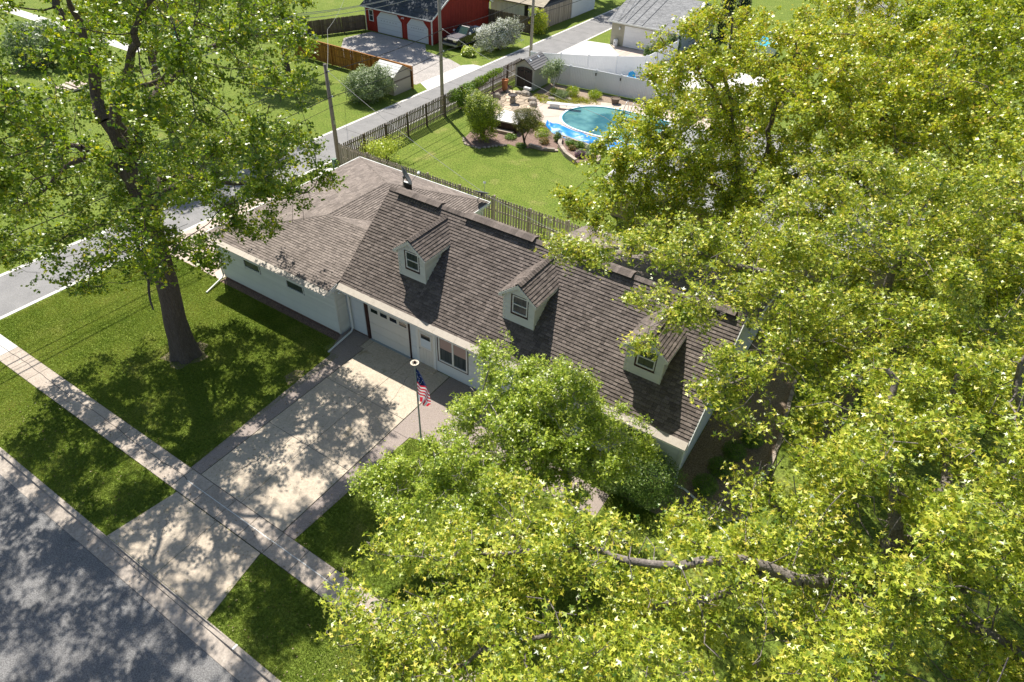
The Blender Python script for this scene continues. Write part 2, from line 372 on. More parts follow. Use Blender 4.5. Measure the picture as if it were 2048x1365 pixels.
# gutter pan + kerb, in cast segments
cb = sheet('kerb', rect(-60, 70, -12.84, -12.80), 0.006, CURBC, kind='structure')
gb = sheet('gutter', rect(-60, 70, -13.47, -12.9), -0.128, JOINT, kind='structure')
x = -24.0
while x < 30:
    w = 3.05
    def kz(px):   # kerb dips across the driveway
        d = max(0.0, min(1.0, (px - 0.6)/0.6)) * max(0.0, min(1.0, (7.3 - px)/0.6))
        return 0.018 - 0.085*d
    g = MB(); jy = random.uniform(-.01, .01)
    for a, b_ in ((x + .006, x + w/2), (x + w/2, x + w - .006)):
        za, zb = kz(a), kz(b_)
        g.hexa([(a, -12.985, -.13), (b_, -12.985, -.13), (b_, -12.80, -.13), (a, -12.80, -.13),
                (a, -12.965, za - .012), (b_, -12.965, zb - .012), (b_, -12.80, za*0 + zb), (a, -12.80, za)], random.uniform(.2, .8))
    g.build('kerb_segment', CURBC, cb)
    g = MB(); g.hexa([(x + .005, -13.46 + jy, -.14), (x + w - .005, -13.46 + jy, -.14), (x + w - .005, -12.985, -.14), (x + .005, -12.985, -.14),
                      (x + .005, -13.46 + jy, -.118), (x + w - .005, -13.46 + jy, -.118), (x + w - .005, -12.985, -.10), (x + .005, -12.985, -.10)], random.uniform(.2, .8))
    g.build('gutter_slab', CURBC, gb)
    x += w
# white paint mark across the kerb
MB().box(8.05, 8.12, -12.97, -12.79, .02, .0225).build('paint_mark', TRIM, cb)

# sidewalk: slabs
sw = sheet('sidewalk', rect(-60, 60, -10.235, -9.225), 0.004, JOINT, kind='structure')
x = -30.6
while x < 30:
    L_ = 1.27
    new = x + L_ < -11.2
    b = MB(); b.hexa([(x + .009, -10.22, -.05), (x + L_ - .009, -10.22, -.05), (x + L_ - .009, -9.24, -.05), (x + .009, -9.24, -.05),
                      (x + .012, -10.215, .026 + random.uniform(-.004, .004)), (x + L_ - .012, -10.215, .026), (x + L_ - .012, -9.245, .026), (x + .012, -9.245, .026)], random.uniform(.1, .9))
    b.build('sidewalk_slab', NEWC if new else WALKC, sw)
    x += L_
# long crack down the middle of the walk, filled white east of the drive
cr = MB(); cw = MB(); y = -9.62; x = -13.2; pts = []
while x < 13:
    pts.append((x, y)); x += random.uniform(.15, .45); y = -9.66 + .035*math.sin(x*1.1) + random.uniform(-.02, .02) if x < 1.2 else -9.70 + random.uniform(-.006, .006)
for (a, c) in zip(pts[:-1], pts[1:]):
    w = .009 if a[0] < 1.0 else .013
    t = cr if a[0] < 1.2 else cw
    t.poly([(a[0], a[1] - w, .0325), (c[0], c[1] - w, .0325), (c[0], c[1] + w, .0325), (a[0], a[1] + w, .0325)])
cr.build('crack', JOINT, sw); cw.build('crack_filler', TRIM, sw)

# driveway
dw = sheet('driveway', [(1.62, .66), (6.16, .66), (6.16, -9.235), (1.62, -9.235)], 0.012, JOINT, kind='structure')
for (x0, x1) in ((1.64, 3.92), (3.94, 6.14)):
    for (y0, y1) in ((-9.22, -5.9), (-5.88, -2.58), (-2.56, .65)):
        MB().box(x0, x1, y0, y1, -.04, .028 + random.uniform(-.002, .002), random.uniform(.3, .8)).build('driveway_slab', CONC, dw)
MB().box(1.35, 1.62, -.1, .65, -.04, .0265, .5).build('driveway_slab', CONC, dw)
ap = MB().poly([(1.56, -10.245, .008), (1.18, -12.80, -.06), (6.67, -12.80, -.06), (6.19, -10.245, .008)]).build('driveway_apron', JOINT, kind='structure')
for q in ([(1.57, -10.255), (3.85, -10.255), (3.88, -12.79), (1.20, -12.79)], [(3.87, -10.255), (6.17, -10.255), (6.65, -12.79), (3.90, -12.79)]):
    P = [(p[0], p[1], -.1) for p in q] + [(p[0], p[1], .024 if p[1] > -11 else .012) for p in q]
    MB().hexa([P[3], P[2], P[1], P[0], P[7], P[6], P[5], P[4]], random.uniform(.3, .8)).build('driveway_slab', CONC, ap)
ck = MB(); RC = random.Random(12)
for (xa, ya, xb, yb) in ((1.7, -4.1, 3.9, -3.6), (3.95, -7.4, 6.1, -7.9), (2.6, -8.8, 3.1, -6.0), (4.6, -.4, 5.1, -2.5), (2.2, -11.0, 3.4, -12.5)):
    px_, py_ = xa, ya
    for k in range(1, 15):
        qx = xa + (xb - xa)*k/14 + RC.uniform(-.05, .05); qy = ya + (yb - ya)*k/14 + RC.uniform(-.05, .05); w_ = RC.uniform(.003, .008); zz = .0325
        ck.poly([(px_ - w_, py_, zz), (px_ + w_, py_, zz), (qx + w_, qy, zz), (qx - w_, qy, zz)]); px_, py_ = qx, qy
ck.build('crack', JOINT, dw)
# exposed pebble borders and front walk
pb = sheet('pebble_border', [(1.02, -9.22), (1.60, -9.22), (1.60, -.12), (1.32, -.12), (1.32, .66), (.02, .66), (.02, 0.0), (.2, -.6), (.45, -1.25), (.62, -1.3)], 0.022, PEB, .06, kind='structure')
pb2 = sheet('pebble_walk', [(6.18, -9.22), (6.74, -9.22), (7.0, -3.2), (9.6, -2.5), (15.2, -2.3), (15.2, -1.1), (9.0, -.9), (9.0, .68), (6.18, .68)], 0.022, PEB, .06, kind='structure')
jb = MB()
jb.box(6.2, 6.95, -3.3, -3.285, .0225, .026); jb.box(8.8, 8.815, -2.6, -.95, .0225, .026); jb.box(11.3, 11.315, -2.4, -1.0, .0225, .026)
jb.build('joint', JOINT, pb2)
# soil edge under the garage wing wall
sheet('planting_bed', [(-8.5, -.42), (0.1, -.42), (0.1, 0.0), (-8.5, 0.0)], 0.006, MULCH, kind='structure')
sheet('bare_patch', [(-4.85 + (.95 + .2*math.sin(k*2.3))*math.cos(k*.4488), -5.15 + (.95 + .2*math.sin(k*2.3))*math.sin(k*.4488)) for k in range(14)], .006, SOIL, kind='structure')
sheet('bare_patch', [(.0, -3.6), (.55, -3.9), (.75, -3.3), (.45, -2.8), (.1, -3.0)], 0.004, SOIL, kind='structure')

# alley with its concrete edge strips
al = sheet('alley', rect(-18.05, -14.5, -12.83, 400), 0.008, ALLEY, kind='structure')
for (x0, x1) in ((-18.28, -18.03), (-14.52, -14.30)):
    y = -12.8
    while y < 120:
        ln = 3.0 if y < 60 else 12
        MB().box(x0, x1, y + .006, y + ln - .006, -.03, .022, random.uniform(.2, .8)).build('edge_strip', NEWC, al)
        y += ln
jm = MB()
for y in np.arange(-9, 66, 4.6): jm.box(-18.0, -14.54, y, y + .03, .0085, .0105)
jm.build('joint', JOINT, al)
# private concrete west of the garage wing, joined to the alley
sd = sheet('side_driveway', rect(-14.28, -8.55, -.34, 9.4), .010, JOINT, kind='structure')
for i, (x0, x1) in enumerate(((-14.28, -11.5), (-11.48, -8.56))):
    for (y0, y1) in ((-.33, 2.6), (2.62, 5.9), (5.92, 9.3)):
        MB().box(x0, x1, y0, y1, -.03, .026 + .002*i, random.uniform(.3, .8)).build('driveway_slab', PINKC, sd)
sheet('concrete_pad', rect(-14.0, -12.9, 11.9, 13.15), .03, NEWC, .05, kind='structure')

# gravel lot + apron in front of the red garage
sheet('gravel_lot', [(-34.6, 40.2), (-35.2, 36.5), (-32.5, 33.2), (-29.5, 30.2), (-24.0, 29.6), (-19.9, 30.0), (-19.9, 37.0), (-22.0, 37.9), (-25.5, 38.4), (-27.0, 40.2)], .006, GRAVEL, kind='structure')
sheet('alley_apron', [(-18.28, 29.6), (-18.28, 38.1), (-19.2, 38.0), (-19.9, 37.2), (-19.9, 30.6)], .02, NEWC, .05, kind='structure')
# beige garage apron
sheet('garage_apron', [(-14.28, 44.8), (-14.28, 52.8), (-11.7, 53.3), (-9.2, 50.5), (-9.2, 44.8)], .02, NEWC, .05, kind='structure')
sheet('brick_red_apron', [(-9.2, 44.8), (-9.2, 50.5), (-11.6, 53.35), (-4.2, 53.35), (-4.2, 47.5)], .018, PINKC, .05, kind='structure')
# grey yard surfaces seen between the trees on the east
sheet('grey_patio', [(5.5, 26.5), (22, 26.5), (22, 39), (5.5, 39)], .012, ALLEY, kind='structure')
sheet('far_parking', rect(6, 34, 84, 98), .012, ALLEY, kind='structure')
sheet('side_street', rect(38, 60, -60, 400), .012, ALLEY, kind='structure')
sheet('far_path', rect(-74, -47, 19.8, 21.2), .012, NEWC, kind='structure')

# ================================================================== HOUSE
def shingles(name, poly, u, m, parent, expo=.143, wid=.21, lift=.034, seed=1, tv=(.15, .85)):
    R_ = random.Random(seed)
    P = [Vector(p) for p in poly]; u = Vector(u).normalized()
    n = Vector((0, 0, 0))
    for i in range(len(P)):
        a, b = P[i], P[(i+1) % len(P)]; n += a.cross(b)
    n.normalize()
    if n.z < 0: n = -n
    v = n.cross(u)
    if v.z < 0: v = -v
    o = P[0]; Q = [((p - o).dot(u), (p - o).dot(v)) for p in P]
    vmin = min(q[1] for q in Q); vmax = max(q[1] for q in Q)
    def span(y):
        xs = []
        for i in range(len(Q)):
            (x0, y0), (x1, y1) = Q[i], Q[(i+1) % len(Q)]
            if (y0 - y)*(y1 - y) <= 0 and y0 != y1: xs.append(x0 + (x1 - x0)*(y - y0)/(y1 - y0))
        return (min(xs), max(xs)) if len(xs) >= 2 else None
    mb = MB(); y = vmin
    W = lambda a, b, h: o + u*a + v*b + n*h
    while y < vmax - .02:
        y1 = min(y + expo, vmax); s0 = span(y + 1e-4); s1 = span(y1 - 1e-4)
        if s0 and s1:
            lo = min(s0[0], s1[0]); hi = max(s0[1], s1[1]); x = lo - R_.random()*wid
            while x < hi:
                w = wid*R_.uniform(.6, 1.35); a, b = x + .003, x + w - .003
                a0, b0 = max(a, s0[0]), min(b, s0[1]); a1, b1 = max(a, s1[0]), min(b, s1[1])
                if b0 > a0 or b1 > a1:
                    b0 = max(a0, b0); b1 = max(a1, b1)
                    t = R_.uniform(*tv) + (R_.choice((-.3, 0, 0, .25)))
                    t = max(0, min(1, t)); lf = lift*R_.uniform(.75, 1.2)
                    mb.poly([W(a0, y, lf), W(b0, y, lf), W(b1, y1, .003), W(a1, y1, .003)], t)
                    mb.poly([W(a0, y, 0), W(b0, y, 0), W(b0, y, lf), W(a0, y, lf)], 0)  # front edge tinted darkest: row shade put into the colour
                x += w
        y = y1
    return mb.build(name, m, parent, kind='stuff')
def roof_slab(name, poly, th, m, parent, off=-.004):
    P = [Vector(p) for p in poly]
    return MB().extrude([p + Vector((0, 0, off - th)) for p in P], (0, 0, th)).build(name, m, parent)
def caps(name, a, b, m, parent, w=.30, expo=.16, h=.05, seed=3, tl=.03):
    """overlapping ridge cap shingles from a to b"""
    R_ = random.Random(seed); a = Vector(a); b = Vector(b); d = b - a; L_ = d.length; d.normalize()
    sd = d.cross(Vector((0, 0, 1))).normalized(); up = sd.cross(d); mb = MB(); x = 0
    while x < L_ - .02:
        x1 = min(x + expo, L_); t = R_.uniform(.05, .95)
        p0 = a + d*x; p1 = a + d*x1
        for s in (-1, 1):
            mb.poly([p0 + up*(h + .016), p0 + sd*s*w/2 + up*(h + .016 - w*.32), p1 + sd*s*w/2 + up*(h - w*.32), p1 + up*h][::(1 if s < 0 else -1)], t)
            mb.poly([p0 + up*(h - .02), p0 + sd*s*w/2 + up*(h - .02 - w*.32), p0 + sd*s*w/2 + up*(h + .016 - w*.32), p0 + up*(h + .016)], 0)
        x = x1
    return mb.build(name, m, parent, kind='stuff')

def siding(parent, m, o, u, nrm, W_, z0, z1, openings=(), expo=.125, name='siding_board', xr=None, minl=.03):
    """horizontal lap boards, one object each. o = origin (x,y) at ground; u along wall; nrm outward. xr(z) -> (x0, x1) limits"""
    u = Vector((*u, 0)); nr = Vector((*nrm, 0)); O = Vector((*o, 0)); z = z0
    while z < z1 - .02:
        zt = min(z + expo, z1); lo, hi = (0, W_) if xr is None else xr((z + zt)/2)
        if hi - lo > minl:
            iv = [(lo, hi)]
            for (a, b, c, d) in openings:
                if c < zt - .01 and d > z + .01:
                    nv = []
                    for (p, q) in iv:
                        if b <= p or a >= q: nv.append((p, q)); continue
                        if a - p > minl: nv.append((p, a))
                        if q - b > minl: nv.append((b, q))
                    iv = nv
            for (p, q) in iv:
                lo2, hi2 = (p, q)
                if xr is not None:
                    e0 = xr(z); e1 = xr(zt)
                    pb_ = (e0[0], e0[1]) if (p, q) == (lo, hi) else (p, q); pt = (e1[0], e1[1]) if (p, q) == (lo, hi) else (p, q)
                else: pb_ = pt = (p, q)
                A = lambda x, zz, h: O + u*x + nr*h + Vector((0, 0, zz))
                t = random.uniform(.2, .8)
                b = MB(); b.hexa([A(pb_[0], z, 0), A(pb_[1], z, 0), A(pb_[1], z, .036), A(pb_[0], z, .036),
                                  A(pt[0], zt + .004, 0), A(pt[1], zt + .004, 0), A(pt[1], zt + .004, .006), A(pt[0], zt + .004, .006)], t)
                b.build(name, m, parent)
        z = zt

def window(parent, o, u, nrm, x0, x1, z0, z1, frame=.055, kind='double', trim=None, tw=.08, back=CURT, mull=False, parts=True):
    """window_frame part with pane / sash sub-parts; recessed glass and a dark room plane behind"""
    U = Vector((*u, 0)); Nn = Vector((*nrm, 0)); O = Vector((*o, 0))
    A = lambda x, z, h: O + U*x + Nn*h + Vector((0, 0, z))
    def bx(mb, a, b, c, d, h0, h1, t=.5):
        mb.hexa([A(a, c, h0), A(b, c, h0), A(b, c, h1), A(a, c, h1), A(a, d, h0), A(b, d, h0), A(b, d, h1), A(a, d, h1)], t)
    f = MB()
    bx(f, x0, x0 + frame, z0, z1, -.02, .045); bx(f, x1 - frame, x1, z0, z1, -.02, .045)
    bx(f, x0 + frame, x1 - frame, z1 - frame, z1, -.02, .045); bx(f, x0 + frame, x1 - frame, z0, z0 + frame, -.02, .05)
    if kind == 'double': bx(f, x0 + frame, x1 - frame, (z0 + z1)/2 - .022, (z0 + z1)/2 + .022, -.01, .036)
    if mull: bx(f, (x0 + x1)/2 - .045, (x0 + x1)/2 + .045, z0 + frame, z1 - frame, -.01, .048)
    fo = f.build('window_frame', TRIM, parent)
    g = MB(); bx(g, x0 + frame*.7, x1 - frame*.7, z0 + frame*.7, z1 - frame*.7, .004, .010); g.build('window_pane', GLASS if back is None else back, parent)
    if trim is not None:
        t = MB()
        bx(t, x0 - tw, x0, z0 - tw, z1 + tw*.4, -.005, .034); bx(t, x1, x1 + tw*.35, z0 - tw, z1 + tw*.4, -.005, .034)
        bx(t, x0, x1, z0 - tw, z0, -.005, .034); bx(t, x0, x1, z1, z1 + tw*.4, -.005, .034)
        t.build('window_trim', trim, parent)
    return fo

CURTG = mat('curtain behind glass', (0.085, 0.10, 0.10), 0.12, (0.02, 0.03, 0.033), 9, 1.2, stretch=(1, 1, .05), spec=.7)
SCRG = mat('screened glass', (0.05, 0.065, 0.07), 0.25, (0.035, 0.045, 0.05), 3, 1.2, spec=.5)
house = tag(empty('house', (4, 4, 0)), 'long sage white sided house with brown shingle roof, three dormers and attached garage wing', 'house')
# walls
w = MB()
w.box(0, 17, .70, .82, 0, 2.80); w.box(16.88, 17.0, .82, 8.5, 0, 2.8); w.box(0, 17, 8.38, 8.5, 0, 2.8); w.box(.0, .12, .82, 8.38, 0, 2.8)
w.box(6.9, 17, 8.5, 12.2, 0, 2.5)
for xx in (.02, 16.9):
    w.extrude([(xx, .7, 2.8), (xx, 8.5, 2.8), (xx, 4.5, 5.94)], (.09, 0, 0))
w.box(-8.45, .0, .0, .12, .0, 2.7); w.box(-8.45, -8.33, .12, 10.8, 0, 2.7); w.box(-8.33, .9, 10.68, 10.8, 0, 2.7); w.box(.78, .9, 8.6, 10.68, 0, 2.7); w.box(-.12, 0, .12, .70, 0, 2.7)
w.build('wall', SIDW, house)
# roof slabs
M0 = [(-.02, .30, 2.80), (17.2, .30, 2.80), (17.2, 4.5, 6.10), (-.02, 4.5, 6.10)]
M1 = [(-.02, 8.7, 2.80), (17.2, 8.7, 2.80), (17.2, 4.5, 6.10), (-.02, 4.5, 6.10)]
AN = (-3.7, 8.05, 3.79); AS_ = (-3.7, 3.6, 3.79); ez = 2.76
WF = [(-8.85, -.40, ez), (0.0, -.40, ez), (0.0, 3.6, 3.79), AS_]
WW = [(-8.85, -.40, ez), (-8.85, 11.25, ez), AN, AS_]
WN = [(-8.85, 11.25, ez), (1.08, 11.25, ez), AN]
WE = [AN, (1.08, 11.25, ez), (1.08, 7.3, ez), AS_]
WR = [AS_, (1.08, 3.6, 3.79), (1.08, 7.3, ez)]
RA = [(6.65, 12.6, 2.55), (17.2, 12.6, 2.55), (17.2, 7.4, 3.85), (6.65, 7.4, 3.85)]
for q in (M0, M1): roof_slab('roof', q, .10, SHDARK, house)
for q in (WF, WW, WN, WE, WR, RA): roof_slab('roof', q, .07, SHDARK, house)
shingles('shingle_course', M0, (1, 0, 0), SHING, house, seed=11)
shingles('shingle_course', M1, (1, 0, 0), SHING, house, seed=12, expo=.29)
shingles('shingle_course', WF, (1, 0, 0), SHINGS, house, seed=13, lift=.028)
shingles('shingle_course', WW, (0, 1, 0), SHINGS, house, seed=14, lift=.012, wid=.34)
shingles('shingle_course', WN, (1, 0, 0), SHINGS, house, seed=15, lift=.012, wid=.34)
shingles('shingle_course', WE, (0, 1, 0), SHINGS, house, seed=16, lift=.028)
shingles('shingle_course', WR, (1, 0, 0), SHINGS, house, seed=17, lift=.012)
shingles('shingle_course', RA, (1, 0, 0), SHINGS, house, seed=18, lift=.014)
caps('ridge_cap', (-.02, 4.5, 6.10), (17.2, 4.5, 6.10), SHING, house, w=.34, h=.035)
caps('ridge_cap', (-8.85, -.40, ez), AS_, SHINGS, house, w=.26, h=.03, seed=5)
caps('ridge_cap', AS_, (0, 3.6, 3.79), SHINGS, house, w=.26, h=.03, seed=6)
caps('ridge_cap', AS_, AN, SHINGS, house, w=.26, h=.03, seed=7)
caps('ridge_cap', (-8.85, 11.25, ez), AN, SHINGS, house, w=.26, h=.028, seed=8)
caps('ridge_cap', (1.08, 11.25, ez), AN, SHINGS, house, w=.26, h=.028, seed=9)
# ridge vents: raised hoods with a dark gap below
for (a, b) in ((.5, 3.0), (4.45, 8.02), (10.1, 12.6), (15.4, 16.8)):
    v = MB()
    v.hexa([(a, 4.32, 6.02), (b, 4.32, 6.02), (b, 4.68, 6.02), (a, 4.68, 6.02), (a, 4.40, 6.17), (b, 4.40, 6.17), (b, 4.60, 6.17), (a, 4.60, 6.17)])
    vo = v.build('vent_slot', BLACK, house)
    c = MB(); R2 = random.Random(int(a*10)); x = a - .02
    while x < b:
        x1 = min(x + .16, b + .02); t = R2.uniform(.1, .9)
        c.poly([(x, 4.22, 6.135), (x1, 4.22, 6.131), (x1, 4.5, 6.225), (x, 4.5, 6.232)], t)
        c.poly([(x, 4.78, 6.135), (x, 4.5, 6.232), (x1, 4.5, 6.225), (x1, 4.78, 6.131)], t)
        c.poly([(x, 4.22, 6.115), (x1, 4.22, 6.115), (x1, 4.22, 6.131), (x, 4.22, 6.135)], t)
        x = x1
    c.poly([(b + .02, 4.22, 6.13), (b + .02, 4.22, 6.07), (b + .02, 4.78, 6.07), (b + .02, 4.78, 6.13), (b + .02, 4.5, 6.225)], 0)
    c.build('ridge_vent', SHING, house)
# gutters with covers
def gutter(x0, x1, y, z, w=.15, sl_=.79):
    g = MB(); g.box(x0, x1, y - w, y - .003, z - .12, z - .03); g.build('gutter', TRIM, house)
    k = int((x1 - x0)/1.2) + 1
    for i in range(k):
        a = x0 + (x1 - x0)*i/k; b = x0 + (x1 - x0)*(i + 1)/k
        MB().hexa([(a + .002, y - w - .015, z - .028), (b - .002, y - w - .015, z - .028), (b - .002, y + .10, z - .0), (a + .002, y + .10, z - .0),
                   (a + .002, y - w - .015, z - .014), (b - .002, y - w - .015, z - .014), (b - .002, y + .10, z + .045 + sl_*.1), (a + .002, y + .10, z + .045 + sl_*.1)]).build('gutter_cover', GUTT, house)
gutter(-.02, 17.2, .30, 2.80, .17)
gutter(-8.85, .02, -.40, ez, .17, .26)
# fascia / rake trim
t = MB()
t.box(1.085, 1.13, 7.3, 11.28, ez - .14, ez + .02); t.box(-8.87, 1.13, 11.255, 11.31, ez - .14, ez + .02); t.box(-8.91, -8.855, -.4, 11.3, ez - .14, ez + .02)
t.build('fascia', TRIM, house)
t = MB()
for (ya, za, yb, zb) in ((.3, 2.8, 4.5, 6.1), (8.7, 2.8, 4.5, 6.1)):
    t.hexa([(17.203, ya, za - .15), (17.24, ya, za - .15), (17.24, yb, zb - .15), (17.203, yb, zb - .15), (17.203, ya, za + .015), (17.24, ya, za + .015), (17.24, yb, zb + .015), (17.203, yb, zb + .015)])
t.build('rake_board', TRIM, house); t = MB(); t.hexa([(17.203, 7.4, 3.7), (17.24, 7.4, 3.7), (17.24, 12.6, 2.4), (17.203, 12.6, 2.4), (17.203, 7.4, 3.865), (17.24, 7.4, 3.865), (17.24, 12.6, 2.565), (17.203, 12.6, 2.565)])
t.box(6.6, 17.2, 12.605, 12.65, 2.4, 2.57)
t.build('eave_board', TRIM, house)
# soffit closing the wing eave end
MB().extrude([(.003, -.40, 2.60), (.003, .28, 2.60), (.003, .28, 2.93), (.003, -.40, 2.76)], (.02, 0, 0)).build('soffit', TRIM, house)
# siding
fo = [(1.12, 3.98, -1, 2.22), (4.32, 5.42, -1, 2.2), (5.50, 7.24, .70, 2.28), (13.55, 16.0, 1.52, 2.27)]
siding(house, SIDW, (0, .70), (1, 0), (0, -1), 16.9, .08, 2.72, fo)
siding(house, SIDING, (-8.45, 0), (1, 0), (0, -1), 8.38, .14, 2.70, [(1.98, 3.24, 1.50, 2.06), (5.10, 6.34, 1.56, 2.13)])
siding(house, SIDING, (0, .08), (0, 1), (1, 0), .56, .14, 2.66)
siding(house, SIDW, (17, .78), (0, 1), (1, 0), 7.7, .1, 5.7, xr=lambda z: (0, 7.7) if z < 2.8 else ((z - 2.8)/.786, 7.5 - (z - 2.8)/.786))
# corner boards, base
MB().box(-.05, .035, -.035, .06, .10, 2.68).build('corner_board', SIDING, house)
MB().box(16.93, 17.035, .665, .76, .06, 2.70).build('corner_board', SIDING, house)
MB().box(-8.5, -8.42, -.035, .04, .10, 2.68).build('corner_board', SIDING, house)
b = MB(); x = -8.45
while x < -.05:
    for r in range(2): b.box(x + .005 + .1*r, x + .19 + .1*r, -.03, -.001, .005 + .065*r, .065 + .065*r, random.random())
    x += .2
b.build('foundation_brick', BRICK, house, kind='stuff')
MB().box(.05, 1.1, .668, .699, 0, .08).build('foundation', BRICK, house)
# overhead door of the garage
gd = MB().box(1.40, 3.88, .715, .74, .03, 2.12).build('garage_door', DOORW, house)
for i in range(4):
    z0 = .04 + i*.52
    MB().box(1.41, 3.87, .672, .714, z0, z0 + .508, random.random()).build('door_panel', DOORW, gd)
for i in range(4):
    x0 = 1.60 + i*.58
    MB().box(x0, x0 + .42, .655, .672, 1.76, 1.98).build('door_window', GLASS, gd)
    f = MB(); f.box(x0 - .025, x0, .650, .672, 1.735, 2.005); f.box(x0 + .42, x0 + .445, .650, .672, 1.735, 2.005); f.box(x0, x0 + .42, .650, .672, 1.98, 2.005); f.box(x0, x0 + .42, .650, .672, 1.735, 1.76)
    f.build('window_frame', DOORW, gd)
MB().box(1.22, 1.38, .62, .71, 0, 2.16).build('door_jamb', BROWN, house)
MB().box(3.89, 3.93, .62, .71, 0, 2.16).build('door_jamb', BROWN, house)
MB().box(1.18, 3.93, .62, .71, 2.14, 2.20).build('door_head', TRIM, house)
MB().box(1.40, 3.88, .56, .67, .030, .036).build('door_sill', GREYW, house)
# entry door
dr = MB().box(4.44, 5.30, .655, .70, .05, 2.06).build('entry_door', DOORW, house)
f = MB(); f.box(4.32, 4.44, .64, .705, .03, 2.18); f.box(5.30, 5.42, .64, .705, .03, 2.18); f.box(4.44, 5.30, .64, .705, 2.06, 2.18); f.build('door_frame', TRIM, dr)
for (c, m_, n_) in (((4.60, 5.14, .645, .654, 1.15, 1.62), BLIND, 'door_blind'), ((4.60, 5.14, .645, .654, 1.62, 1.90), GLASS, 'door_glass')):
    MB().box(*c).build(n_, m_, dr)
f = MB(); f.box(4.55, 4.60, .635, .655, 1.1, 1.95); f.box(5.14, 5.19, .635, .655, 1.1, 1.95); f.box(4.60, 5.14, .635, .655, 1.90, 1.95); f.box(4.60, 5.14, .635, .655, 1.10, 1.15); f.build('door_trim', TRIM, dr)
for i in range(4): MB().box(4.56 + i*.16, 4.70 + i*.16, .645, .655, .14, 1.02).build('door_plank', DOORW, dr)
MB().tube([(4.50, .655, 1.0), (4.50, .60, 1.0), (4.56, .59, 1.0)], .014, 6).build('handle', METAL, dr)
MB().box(4.3, 5.45, .35, .66, .028, .09).build('door_step', CONC, house)
# picture window
window(house, (0, .70), (1, 0), (0, -1), 5.58, 7.18, .76, 2.22, .07, 'single', BROWN, .07, back=CURTG, mull=True)
for (a, b) in ((5.66, 6.33), (6.43, 7.10)):
    MB().box(a, b, .684, .692, 1.52, 2.14).build('window_shade', SHADE, house)
# right end windows with shutters
window(house, (0, .70), (1, 0), (0, -1), 13.95, 14.70, 1.56, 2.22, .06, 'single', None, back=SCRG)
window(house, (0, .70), (1, 0), (0, -1), 14.74, 15.55, 1.56, 2.22, .06, 'single', None, back=SCRG)
for x0 in (13.58, 15.62): MB().box(x0, x0 + .32, .64, .70, 1.50, 2.26).build('shutter', REDBR, house)
# small wing windows
for x0 in (-6.46, -3.34):
    window(house, (0, 0), (1, 0), (0, -1), x0, x0 + 1.22, 1.53, 2.04, .05, 'single', BROWN, .02, back=SCRG)
# downspouts
d = MB(); d.tube([(.28, .06, 2.62), (.28, .25, 2.50), (.30, .52, 2.30), (.30, .55, 2.2), (.30, .55, .25), (.33, .40, .14), (.44, -1.28, .05)], .048, 8); d.build('downspout', TRIM, house)
d = MB(); d.tube([(-8.52, -.32, 2.62), (-8.52, -.10, 2.45), (-8.52, -.08, .25), (-8.47, -.25, .14), (-8.12, -1.52, .05)], .048, 8); d.build('downspout', TRIM, house)
d = MB(); d.tube([(17.1, .45, 2.62), (17.1, .60, 2.4), (17.12, .6, .25), (17.5, .75, .12), (18.2, .52, .08), (19.75, -.42, .06)], .045, 8); d.build('downspout', TRIM, house)
for zz in (.8, 1.9): MB().box(.24, .36, .598, .615, zz, zz + .03).build('strap', TRIM, house)
MB().box(16.72, 16.82, .60, .68, 2.35, 2.52).build('wall_lamp', DOORW, house)
MB().box(12.2, 12.28, .6, .68, 1.9, 2.1).build('wall_lamp', BLACK, house)
# rear corner post of the garage
MB().box(.82, .94, 10.72, 10.84, 0, 2.65).build('corner_board', TRIM, house)
# roof vent box
MB().box(.06, .50, 5.32, 5.40, 5.3, 6.06).build('chimney_vent', BLACK, house)
MB().box(.04, .52, 5.31, 5.41, 6.06, 6.09).build('vent_cap', TRIM, house)

